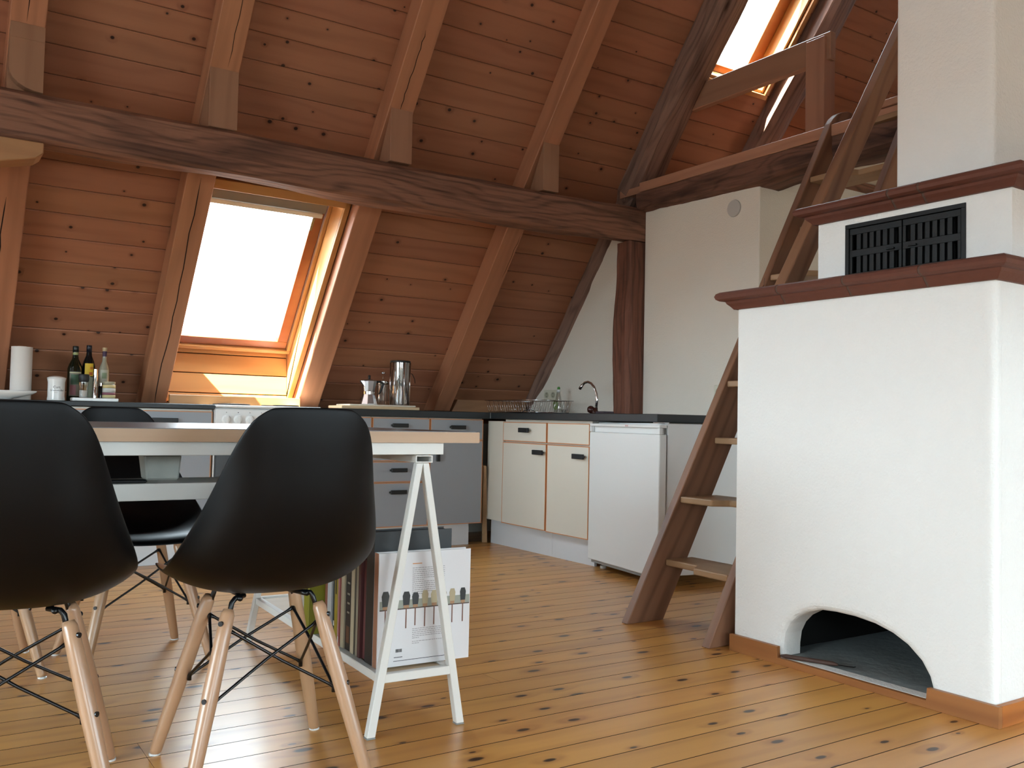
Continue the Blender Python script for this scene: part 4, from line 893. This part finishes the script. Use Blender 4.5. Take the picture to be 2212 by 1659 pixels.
bm = bmesh.new(); tube(bm, [(2.378, 5.09, ZB+.138), (2.41, 5.085, ZB+.140), (2.427, 5.083, ZB+.128), (2.412, 5.083, ZB+.090), (2.398, 5.083, ZB+.064)], [.007, .007, .008, .007, .005], 8); pt(mesh_obj('handle', bm, M_handle, smooth=True), mk)
gj = empty('glass_press', (2.462, 5.165, ZB)); tag(gj, 'small clear glass coffee press with a metal rim behind the coffee pot', 'coffee press')
sm(lobj('beaker', [(.035, 0), (.036, .003), (.036, .130)], (2.462, 5.165, ZB), M_glassware, gj)); sm(lobj('rim', [(.0365, .130), (.038, .134), (.038, .146), (.030, .152), (.004, .154)], (2.462, 5.165, ZB), M_chrome, gj))
bm = bmesh.new(); tube(bm, [(2.462, 5.165, ZB+.153), (2.462, 5.165, ZB+.190)], .002, 6); lathe(bm, [(.002, .190), (.012, .193), (.018, .200), (.010, .207), (.002, .208)], (2.462, 5.165, ZB), 14); pt(mesh_obj('plunger', bm, M_glassware, smooth=True), gj)
fp_ = empty('tall_press', (2.537, 5.08, ZB)); tag(fp_, 'tall cylindrical coffee press of smoked glass and steel on the boards', 'coffee press')
sm(lobj('beaker', [(.055, .0), (.056, .003), (.060, .262)], (2.537, 5.08, ZB), M_smoke, fp_, 32)); sm(lobj('top_rim', [(.0605, .262), (.063, .264), (.063, .272), (.058, .275)], (2.537, 5.08, ZB), M_handle, fp_, 32))
for a in range(6):
    an = a*math.pi/3+.5; bm = bmesh.new(); tube(bm, [(2.537+.0585*math.cos(an), 5.08+.0585*math.sin(an), ZB), (2.537+.0625*math.cos(an), 5.08+.0625*math.sin(an), ZB+.262)], .0035, 6); pt(mesh_obj('steel_rib', bm, M_chrome, smooth=True), fp_)
sm(lobj('inner_sleeve', [(.03, .004), (.034, .255)], (2.537, 5.08, ZB), plain('dull_steel', '#77797a', .25, metal=1), fp_))
bm = bmesh.new(); tube(bm, [(2.598, 5.08, ZB+.205), (2.62, 5.078, ZB+.195), (2.637, 5.078, ZB+.165), (2.640, 5.078, ZB+.140)], .0022, 6); pt(mesh_obj('wire_handle', bm, M_rod, smooth=True), fp_)
# drying rack
dr = empty('dish_rack', (3.4, 5.05, .846)); tag(dr, 'empty wire dish rack on the worktop in front of the sockets', 'dish rack')
bm = bmesh.new(); x0, x1, y0, y1, z0, z1 = 3.28, 3.56, 4.66, 5.28, .852, .928
def loop(z, e=0): return [(x0+e, y0+e, z), (x1-e, y0+e, z), (x1-e, y1-e, z), (x0+e, y1-e, z), (x0+e, y0+e, z)]
tube(bm, loop(z1), .0028, 6); pt(mesh_obj('rim_wire', bm, M_chrome, smooth=True), dr); bm = bmesh.new(); tube(bm, loop(z0, .02), .0022, 6)
n = 22
for i in range(n+1):
    y = y0+.02+(y1-y0-.04)*i/n; tube(bm, [(x0, y, z1), (x0+.02, y, z0), (x1-.02, y, z0), (x1, y, z1)], .0012, 5)
for i in range(1, 8):
    x = x0+(x1-x0)*i/8; tube(bm, [(x, y0, z1), (x, y0+.02, z0), (x, y1-.02, z0), (x, y1, z1)], .0012, 5)
for i in range(4, 15, 2):
    y = y0+.02+(y1-y0-.04)*i/n; tube(bm, [(3.36, y, z0), (3.39, y-.02, z0+.05), (3.42, y, z0)], .0013, 5)
pt(mesh_obj('wire_basket', bm, M_chrome, smooth=True), dr)
bm = bmesh.new(); tube(bm, [(3.225, 4.60+.14*i/8, .853+.012*math.sin(i/8*math.pi)) for i in range(9)], .002, 6); tag(mesh_obj('sink_strainer', bm, M_rod, smooth=True), 'dark wire loop lying on the worktop before the soap bottle', 'strainer')
# soap bottle
sb = empty('soap_bottle', (3.615, 4.895, .846)); tag(sb, 'clear washing-up liquid bottle with green cap and green label', 'bottle')
bm = bmesh.new(); lathe(bm, [(.030, 0), (.034, .006), (.033, .05), (.027, .085), (.022, .11), (.014, .145)], (0, 0, 0), 24)
for v in bm.verts: v.co.x *= .7; v.co += Vector((3.615, 4.895, .846))
pt(mesh_obj('body', bm, M_glassware, smooth=True), sb)
lobj('neck', [(.0125, .1455), (.013, .160), (.009, .162)], (3.615, 4.895, .846), M_ceram, sb, 16); lobj('cap', [(.0085, .1625), (.010, .166), (.009, .176), (.005, .180)], (3.615, 4.895, .846), col('#4d8a3a'), sb, 14)
bm = bmesh.new(); prism(bm, [(3.5905, 4.895+.026*math.cos(a), .905+.034*math.sin(a)) for a in [2*math.pi*i/20 for i in range(20)]], (-.0008, 0, 0)); pt(mesh_obj('label_badge', bm, col('#7f9a5a')), sb)
bm = bmesh.new(); bx(bm, 3.5885, 3.5895, 4.883, 4.907, .902, .908); bx(bm, 3.5885, 3.5895, 4.883, 4.889, .908, .918); bx(bm, 3.5885, 3.5895, 4.901, 4.907, .892, .902); pt(mesh_obj('label_mark', bm, col('#e6e8e0')), sb)
t = empty('small_glass', (3.615, 4.835, .846)); tag(t, 'tiny clear glass beside the washing-up bottle', 'glass'); sm(lobj('tumbler', [(.014, 0), (.018, .03), (.0165, .03), (.012, .003)], (3.615, 4.835, .846), M_glassware, t, 18))
# tap
tp = empty('tap', (3.45, 4.30, .845)); tag(tp, 'curved chrome swan-neck tap with a brown knob by the old post', 'tap')
lobj('base', [(.022, 0), (.024, .012), (.016, .022), (.016, .038)], (3.45, 4.30, .8455), M_brown, tp, 20); bm = bmesh.new(); bmesh.ops.create_icosphere(bm, subdivisions=2, radius=.024, matrix=Matrix.Translation((3.438, 4.325, .872))); pt(mesh_obj('knob', bm, M_brown, smooth=True), tp)
pts = [(3.45, 4.29, .884), (3.45, 4.283, .93), (3.45, 4.290, .968), (3.45, 4.310, 1.005), (3.45, 4.340, 1.030), (3.45, 4.372, 1.040), (3.45, 4.405, 1.036), (3.45, 4.430, 1.020)]
bm = bmesh.new(); tube(bm, pts, .0075, 12); pt(mesh_obj('spout', bm, M_chrome, smooth=True), tp); bm = bmesh.new(); tube(bm, [(3.45, 4.428, 1.022), (3.45, 4.452, 1.000)], .0098, 12); pt(mesh_obj('aerator', bm, M_chrome, smooth=True), tp)
tag(mesh_obj('sponge_dish', box(3.42, 3.50, 4.18, 4.262, .8455, .862), col('#3d3038'), bevel=.006, seg=2), 'low dark sponge holder between tap and old post', 'sponge holder')
# sockets and wall cover
def socket(name, x, yc, zc, n, label):
    s = empty(name, (x, yc, zc)); tag(s, label, 'socket')
    pt(mesh_obj('plate', box(x-.010, x-.0005, yc-.0375*n, yc+.0375*n, zc-.0375, zc+.0375), plain('socket_cream', '#cfccb8', .35), bevel=.004, seg=2), s)
    for i in range(n):
        y = yc-.0375*(n-1)+.075*i; bm = bmesh.new(); lathe(bm, [(.021, 0), (.021, .003), (.018, .003), (.017, .0005), (.001, .0005)], n=24, capt=False); o = mesh_obj('insert', bm, plain('socket_insert', '#a9a690', .4), s); o.rotation_euler = (0, R(-90), 0); o.location = (-.0102, y-yc, 0)
        for dz in (-.0095, .0095):
            bm = bmesh.new(); lathe(bm, [(.003, 0), (.003, .0012)], n=8); o = mesh_obj('contact_hole', bm, M_ink, s); o.rotation_euler = (0, R(-90), 0); o.location = (-.0112, y-yc, dz)
socket('double_socket', 3.75, 5.165, .978, 2, 'cream double wall socket behind the dish rack'); socket('wall_socket', 3.71, 3.540, .977, 1, 'cream single wall socket half hidden by the ladder')
bm = bmesh.new(); lathe(bm, [(.046, 0), (.047, .004), (.045, .009), (.001, .010)], n=36, capt=False); o = mesh_obj('wall_cover', bm, plain('cover_grey', '#bdbbb6', .6)); o.rotation_euler = (0, R(-90), 0); o.location = (3.7095, 3.450, 1.972)
tag(o, 'round grey flue cover high on the white wall under the loft beam', 'wall cover')
#@@TABLE
# ================================================================== TABLE
tb = empty('dining_table', (.3, 2.6, 0)); tag(tb, 'long table with dark top and wood edge resting on white trestles', 'table')
TX0, TX1, TY0, TY1 = -1.35, 1.275, 2.075, 3.245
pt(mesh_obj('tabletop', box(TX0+.004, TX1-.004, TY0+.004, TY1-.004, .7385, .7660), M_ttop), tb)
bm = bmesh.new()
for a in ((TX0, TX1, TY0, TY0+.004), (TX0, TX1, TY1-.004, TY1), (TX0, TX0+.004, TY0+.004, TY1-.004), (TX1-.004, TX1, TY0+.004, TY1-.004)): bx(bm, *a, .7365, .7645)
pt(mesh_obj('wood_edge', bm, M_edge), tb)
pt(mesh_obj('support_rail', box(TX0+.1, 1.175, 2.090, 2.115, .706, .7380), M_metalw, bevel=.001), tb)
pt(mesh_obj('support_rail', box(TX0+.1, 1.175, 3.16, 3.185, .706, .7380), M_metalw, bevel=.001), tb)
sh = empty('under_table_shelf', (.2, 2.3, .62)); sh.parent = tb; sh.matrix_parent_inverse = tb.matrix_basis.inverted()
def sp(name, a, mat=M_metalw): o = mesh_obj(name, box(*a), mat, bevel=.001); o.parent = tb; o.matrix_parent_inverse = Matrix.Translation(-Vector(tb.location)); return o
bpy.data.objects.remove(sh)
sp('shelf_board', (-.55, .80, 2.17, 2.36, .601, .639)); sp('shelf_hanger', (-.54, -.52, 2.17, 2.36, .640, .7375)); sp('shelf_hanger', (.775, .795, 2.17, 2.36, .640, .7375), M_metalw)
t = empty('white_box', (.52, 2.3, .64)); tag(t, 'small crumpled white box standing on the shelf under the tabletop', 'box')
bm = bmesh.new(); hexa(bm, [(.482, 2.28, .6395), (.556, 2.28, .6395), (.556, 2.34, .6395), (.482, 2.34, .6395), (.474, 2.275, .699), (.560, 2.275, .699), (.560, 2.345, .699), (.474, 2.345, .699)]); pt(mesh_obj('carton', bm, plain('carton_white', '#b9b8ae', .8, var=.3, bscale=25), bevel=.004), t)
tag(mesh_obj('power_strip', box(.34, .465, 2.19, 2.23, .6395, .647), M_handle, bevel=.003), 'black power strip on the shelf under the tabletop', 'power strip')
# trestles
def trestle(ox, oy, rz, label):
    t = empty('trestle', (ox, oy, 0), rz); tag(t, label, 'trestle', 'white trestles under the table')
    def add(name, bm, mat=M_metalw, bev=.0015): o = mesh_obj(name, bm, mat, bevel=bev); o.parent = t; return o
    w = .022
    for yy, nm in ((0, 'near'), (1.10, 'far')):
        for s0, s1 in ((.000, .118), (.272, .152)):
            y0, y1 = yy, yy+w
            x0a, x0b = (s0, s0+w) if s0 < .1 else (s0-w, s0)
            x1a, x1b = (s1, s1+w*.8) if s0 < .1 else (s1-w*.8, s1)
            bm = bmesh.new(); hexa(bm, [(x0a, y0, .004), (x0b, y0, .004), (x0b, y1, .004), (x0a, y1, .004), (x1a, y0, .684), (x1b, y0, .684), (x1b, y1, .684), (x1a, y1, .684)]); add('leg', bm)
            add('foot_cap', box(x0a-.001, x0b+.001, y0-.001, y1+.001, 0, .0038), M_gasket)
        xa = .272*0+.118*(.146/.684)+.018; xb = .272-.12*(.146/.684)-.018
        add('crossbar', box(xa, xb, yy+.001, yy+w-.001, .134, .156))
    bm = bmesh.new()   # hollow top tube
    for a in ((.112, .160, .685, .688), (.112, .160, .701, .704), (.112, .115, .688, .701), (.157, .160, .688, .701)): bx(bm, a[0], a[1], -.004, 1.126, a[2], a[3])
    add('top_tube', bm, M_metalw, .0006)
    add('shelf_rail', box(.030, .052, w+.001, 1.099, .132, .154)); add('shelf_rail', box(.220, .242, w+.001, 1.099, .132, .154))
    add('shelf_panel', box(.0525, .2195, w+.002, 1.098, .142, .150), M_tray)
    return t
tr1 = trestle(.984, 2.100, R(-2.2), 'white metal trestle at the right end of the table, holding books')
tr2 = copy_tree(tr1); tr2.location = (-1.15, 2.1, 0); tr2['label'] = 'white metal trestle at the left end of the table, outside the frame'
#@@BOOKS
# ================================================================== BOOKS on the trestle shelf
ZBK = .1555
def frame_loc(u, v):    # u across trestle, v along, from near left foot
    a = R(-2.2); return (.984+u*math.cos(a)-v*math.sin(a), 2.100+u*math.sin(a)+v*math.cos(a))
def book(label, v0, th, h, d, cover, pages='#b9ad97', x0=.040, spine_extra=None, cat='book', name='book', z=ZBK):
    x, y = frame_loc(x0, v0); t = empty(name, (x, y, z), R(-2.2)); tag(t, label, cat, 'books standing on the trestle shelf')
    cv = col(cover, .5); b = .002
    bm = bmesh.new(); bx(bm, 0, d, 0, b, 0, h); bx(bm, 0, d, th-b, th, 0, h); bx(bm, 0, b, b, th-b, 0, h)
    o = mesh_obj('cover', bm, cv, bevel=.0005); o.parent = t
    o = mesh_obj('pages', box(b+.0002, d-.004, b+.0002, th-b-.0002, .003, h-.004), col(pages, .9)); o.parent = t
    if spine_extra:
        for (a0, a1, z0, z1, cl) in spine_extra:
            o = mesh_obj('spine_print', box(-.0006, 0, th*a0, th*a1, h*z0, h*z1), col(cl)); o.parent = t
    return t
v = .058
# the large white book facing the viewer
bw = book('large white book with a row of paint brushes on its back cover', v, .030, .293, .268, '#d3d0d0', x0=.045, spine_extra=[(.1, .9, .0, 1.0, '#a4745a')]); bw['category'] = 'book'
fr_ = -.0006
brs = [(.020, '#3b3b38', .040, .022), (.045, '#262627', .034, .020), (.079, '#2b2b2c', .036, .022), (.105, '#2f3133', .032, .020), (.133, '#a99b7c', .036, .019), (.160, '#b3a585', .034, .021), (.187, '#7c6a4e', .034, .020), (.214, '#a9997a', .034, .018), (.246, '#222221', .034, .018)]
bm = bmesh.new(); bx(bm, .004, .266, fr_*.6, 0, .147, .170); o = mesh_obj('printed_band', bm, col('#8f9184')); o.parent = bw
bm = bmesh.new(); bx(bm, .004, .266, fr_*.9, fr_*.6, .1455, .1485); o = mesh_obj('printed_line', bm, col('#4a3a33')); o.parent = bw
for (bxx, cl, hh, ww) in brs:
    bm = bmesh.new(); prism(bm, [(bxx-ww*.38, fr_*1.3, .155), (bxx+ww*.38, fr_*1.3, .155), (bxx+ww*.5, fr_*1.3, .155+hh*.7), (bxx+ww*.3, fr_*1.3, .155+hh), (bxx-ww*.3, fr_*1.3, .155+hh), (bxx-ww*.5, fr_*1.3, .155+hh*.7)], (0, .0003, 0))
    o = mesh_obj('printed_brush', bm, col(cl)); o.parent = bw
    bm = bmesh.new(); bx(bm, bxx-ww*.34, bxx+ww*.34, fr_*1.4, fr_*.9, .1485, .156); o = mesh_obj('printed_ferrule', bm, col('#a07a5a')); o.parent = bw
    bm = bmesh.new(); bx(bm, bxx-.0015, bxx+.0015, fr_*1.4, fr_*.9, .147-hh*1.3-.004, .1478); o = mesh_obj('printed_handle', bm, col('#6f4430')); o.parent = bw
rr = random.Random(11); bm = bmesh.new()
for i in range(14):
    z = .250-.0052*i; x = .095; xe = .190 if i not in (6, 13) else .130
    while x < xe: w_ = rr.uniform(.003, .010); bx(bm, x, min(x+w_, xe), fr_*.6, 0, z, z+.0014); x += w_+.0015
for i in range(8):
    z = .092-.0048*i-(.004 if i > 5 else 0); x = .098; xe = .185 if i not in (5, 7) else .118
    while x < xe: w_ = rr.uniform(.003, .009); bx(bm, x, min(x+w_, xe), fr_*.6, 0, z, z+.0013); x += w_+.0015
o = mesh_obj('printed_text', bm, M_gprint); o.parent = bw; o['kind'] = 'stuff'
bm = bmesh.new(); bx(bm, .095, .122, fr_*.6, 0, .261, .2635); o = mesh_obj('printed_heading', bm, col('#c98a5a')); o.parent = bw
bm = bmesh.new(); x = .052
while x < .070: w_ = rr.choice((.0006, .001, .0015)); bx(bm, x, x+w_, fr_*.6, 0, .036, .0445); x += w_+.0008
o = mesh_obj('printed_barcode', bm, M_ink); o.parent = bw
bm = bmesh.new(); x = .048
for i in range(8): bx(bm, x, x+.0022, fr_*.6, 0, .0225, .0245); x += .003
bx(bm, .046, .20, fr_*.6, 0, .0135, .0148); o = mesh_obj('printed_footer', bm, M_ink); o.parent = bw
v += .033
spec = [('tall black ring binder rising above the white book', .050, .345, .225, '#17191b', '#2a2b2c', None),
        ('dark red book with patterned spine behind the white book', .030, .262, .23, '#5a2b2c', '#9c8d78', [(.15, .85, .1, .9, '#6b3a3a')]),
        ('wine red book with orange top edge beside the patterned one', .016, .272, .22, '#4a2222', '#a07a5a', None),
        ('grey and cream thin hardback, third red neighbour', .012, .255, .20, '#8f8672', '#b9ad97', None),
        ('dark olive softcover between cream books', .014, .250, .21, '#3a382e', '#a99f88', None),
        ('cream paperback beside the black cookbook', .022, .258, .21, '#ab9d82', '#b9ad97', None),
        ('black cookbook spine with a brown picture near its foot', .042, .252, .22, '#141312', '#8f8672', [(.25, .8, .08, .26, '#5a3a24'), (.3, .7, .4, .42, '#8a8578'), (.3, .7, .5, .52, '#8a8578'), (.3, .7, .6, .62, '#8a8578'), (.3, .7, .72, .74, '#8a8578'), (.0, 1., .88, .98, '#b09c78')]),
        ('beige cloth-bound book right of the black cookbook', .024, .245, .20, '#9d9078', '#b9ad97', None),
        ('slim red booklet among cream spines', .010, .238, .19, '#7a2f2b', '#b9ad97', None),
        ('slim white booklet with a pink stripe', .012, .236, .19, '#bdb4ae', '#b9ad97', [(.3, .7, .1, .9, '#a5605c')]),
        ('mustard yellow booklet with black text', .022, .232, .19, '#8e7a1a', '#b9ad97', [(.3, .7, .6, .9, '#3a3210')]),
        ('dark teal book with a small light mark', .020, .228, .19, '#1d2a2c', '#8f8672', [(.3, .7, .2, .26, '#c9c9c4')]),
        ('pale grey book with a black letter block', .030, .226, .20, '#a5a5a4', '#b9ad97', [(.3, .75, .12, .2, '#202020')]),
        ('white softcover beside the pale grey book', .018, .224, .19, '#b5b1a8', '#b9ad97', None),
        ('reddish brown small book with cream page block', .020, .215, .18, '#7a4a38', '#b9ad97', None)]
for lab, th_, h_, d_, cv, pg, ex in spec:
    book(lab, v, th_, h_, d_, cv, pg, x0=.050+random.uniform(-.006, .008), spine_extra=ex); v += th_+.0025
book('olive green book standing proud of the far row', v+.02, .045, .215, .19, '#7d7a1c', x0=.012, spine_extra=[(.3, .6, .55, .65, '#3f3d10')]); v += .072
for lab, th_, h_, cv in (('black thin folder left of the olive green book', .010, .225, '#161616'), ('grey pamphlet stack beyond the olive green book', .016, .222, '#8a857a'), ('second black folder beyond the grey pamphlets', .009, .228, '#101010'), ('off-white magazine near the far end of the shelf', .030, .225, '#a9a298'), ('light box file at the far end of the shelf', .055, .24, '#b3aea5')):
    book(lab, v, th_, h_, .19, cv, x0=.034); v += th_+.0025
#@@CHAIRS
# ================================================================== CHAIRS
ST_M = [(-.318, .817), (-.318, .797), (-.315, .75), (-.305, .69), (-.290, .62), (-.265, .55), (-.230, .485), (-.180, .437), (-.11, .411), (-.03, .402), (.06, .405), (.14, .415), (.20, .419), (.235, .409), (.250, .394)]
ST_E = [(.083, -.313, .814), (.120, -.303, .792), (.143, -.280, .745), (.160, -.243, .690), (.184, -.200, .612), (.209, -.155, .545), (.226, -.105, .497), (.228, -.052, .470), (.222, .01, .455), (.219, .07, .450), (.217, .12, .452), (.211, .160, .450), (.196, .197, .440), (.168, .226, .420), (.130, .240, .403)]
def shell_mesh():
    bm = bmesh.new(); U = 9; rows = []
    for (my, mz), (ew, ey, ez) in zip(ST_M, ST_E):
        row = []
        for i in range(-U, U+1):
            u = i/U; a = abs(u); f = a**2.6; x = math.copysign(ew*(1-(1-a)**1.12), u) if a else 0
            row.append(bm.verts.new((x, my+(ey-my)*f, mz+(ez-mz)*f)))
        rows.append(row)
    for r0, r1 in zip(rows[:-1], rows[1:]):
        for i in range(2*U): bm.faces.new((r0[i], r0[i+1], r1[i+1], r1[i]))
    return bm
def make_chair(label):
    t = empty('dining_chair'); tag(t, label, 'chair', 'black shell chairs around the table')
    s = mesh_obj('shell', shell_mesh(), M_black, t, smooth=True)
    so = s.modifiers.new('sol', 'SOLIDIFY'); so.thickness = .006; so.offset = 0
    su = s.modifiers.new('sub', 'SUBSURF'); su.levels = 2; su.render_levels = 2
    feet = {}; tops = {}
    for sx in (-1, 1):
        for sy in (-1, 1):
            F = Vector((sx*.193, sy*.176, .004)); T = Vector((sx*.100, sy*.088, .378)); feet[sx, sy] = F; tops[sx, sy] = T
            d = (T-F).normalized(); bm = bmesh.new()
            pts = [F+(T-F)*k for k in (0, .02, .25, .55, .85, .97, 1.0)]
            tube(bm, pts, [.0120, .0135, .0155, .0175, .0165, .0150, .0110], 16); lg = mesh_obj('leg', bm, M_leg, t, smooth=True)
            bm = bmesh.new(); lathe(bm, [(.013, 0), (.013, .004), (.010, .0055)], (F.x, F.y, 0), 14); mesh_obj('glide', bm, M_clear, lg)
            out = Vector((sx, 0, 0))
            for k in (.93, .53):
                c_ = F+(T-F)*k+Vector((sx*.0135, sy*.0115, 0)); bm = bmesh.new(); n_ = Vector((sx*.76, sy*.65, 0)).normalized()
                tube(bm, [c_-n_*.004, c_+n_*.0022], .0055, 12); mesh_obj('bolt', bm, M_rod, lg)
            # metal fork joining shell to the leg top
            bm = bmesh.new(); m_ = T+Vector((-sx*.006, -sy*.006, 0)); tube(bm, [m_-d*.045, m_+d*.012, Vector((sx*.085, sy*.080, .398)), Vector((sx*.060, sy*.060, .400))], [.005, .006, .006, .006], 8); mesh_obj('mount', bm, M_rod, t, smooth=True)
    for sx in (-1, 1):   # mounting rails under the seat
        bm = bmesh.new(); tube(bm, [(sx*.075, -.085, .398), (sx*.06, 0, .394), (sx*.075, .085, .398)], .006, 8); mesh_obj('seat_rail', bm, M_rod, t, smooth=True)
    def P_(k, sx, sy, inn): F, T = feet[sx, sy], tops[sx, sy]; c_ = F+(T-F)*k; return c_+Vector((-sx*inn, -sy*inn, 0))
    for (a, b) in (((-1, -1), (1, -1)), ((-1, 1), (1, 1)), ((-1, -1), (-1, 1)), ((1, -1), (1, 1))):
        for (p, q) in ((a, b), (b, a)):
            A_ = P_(.88, p[0], p[1], .012); B_ = P_(.50, q[0], q[1], .014)
            e = Vector((0, 0, 0)); bm = bmesh.new(); off = Vector((0, 0, .0)); mid_ = (A_+B_)/2+Vector((0, 0, -.004 if p is a else .004))
            tube(bm, [A_, A_+(B_-A_)*.06, mid_, B_-(B_-A_)*.06, B_, B_+Vector((0, 0, -.012))], [.0055, .0035, .0035, .0035, .0055, .005], 8); mesh_obj('brace_rod', bm, M_rod, t, smooth=True)
    return t
ch = make_chair('black shell chair in the foreground, its back turned, right of the other near chair')
ch.location = (.704, 2.080, 0); ch.rotation_euler = (0, 0, R(-2.5))
for (x, y, hd, lab) in ((.206, 2.135, 9, 'black shell chair cut off by the left edge, its back turned, nearest on the left'),
                        (.650, 3.180, 175, 'black shell chair facing us across the table, seen between the two near chairs'),
                        (.175, 3.240, 178, 'black shell chair on the far side of the table, hidden behind the left near chair')):
    c_ = copy_tree(ch); c_.location = (x, y, 0); c_.rotation_euler = (0, 0, -R(hd)); c_['label'] = lab
#@@END
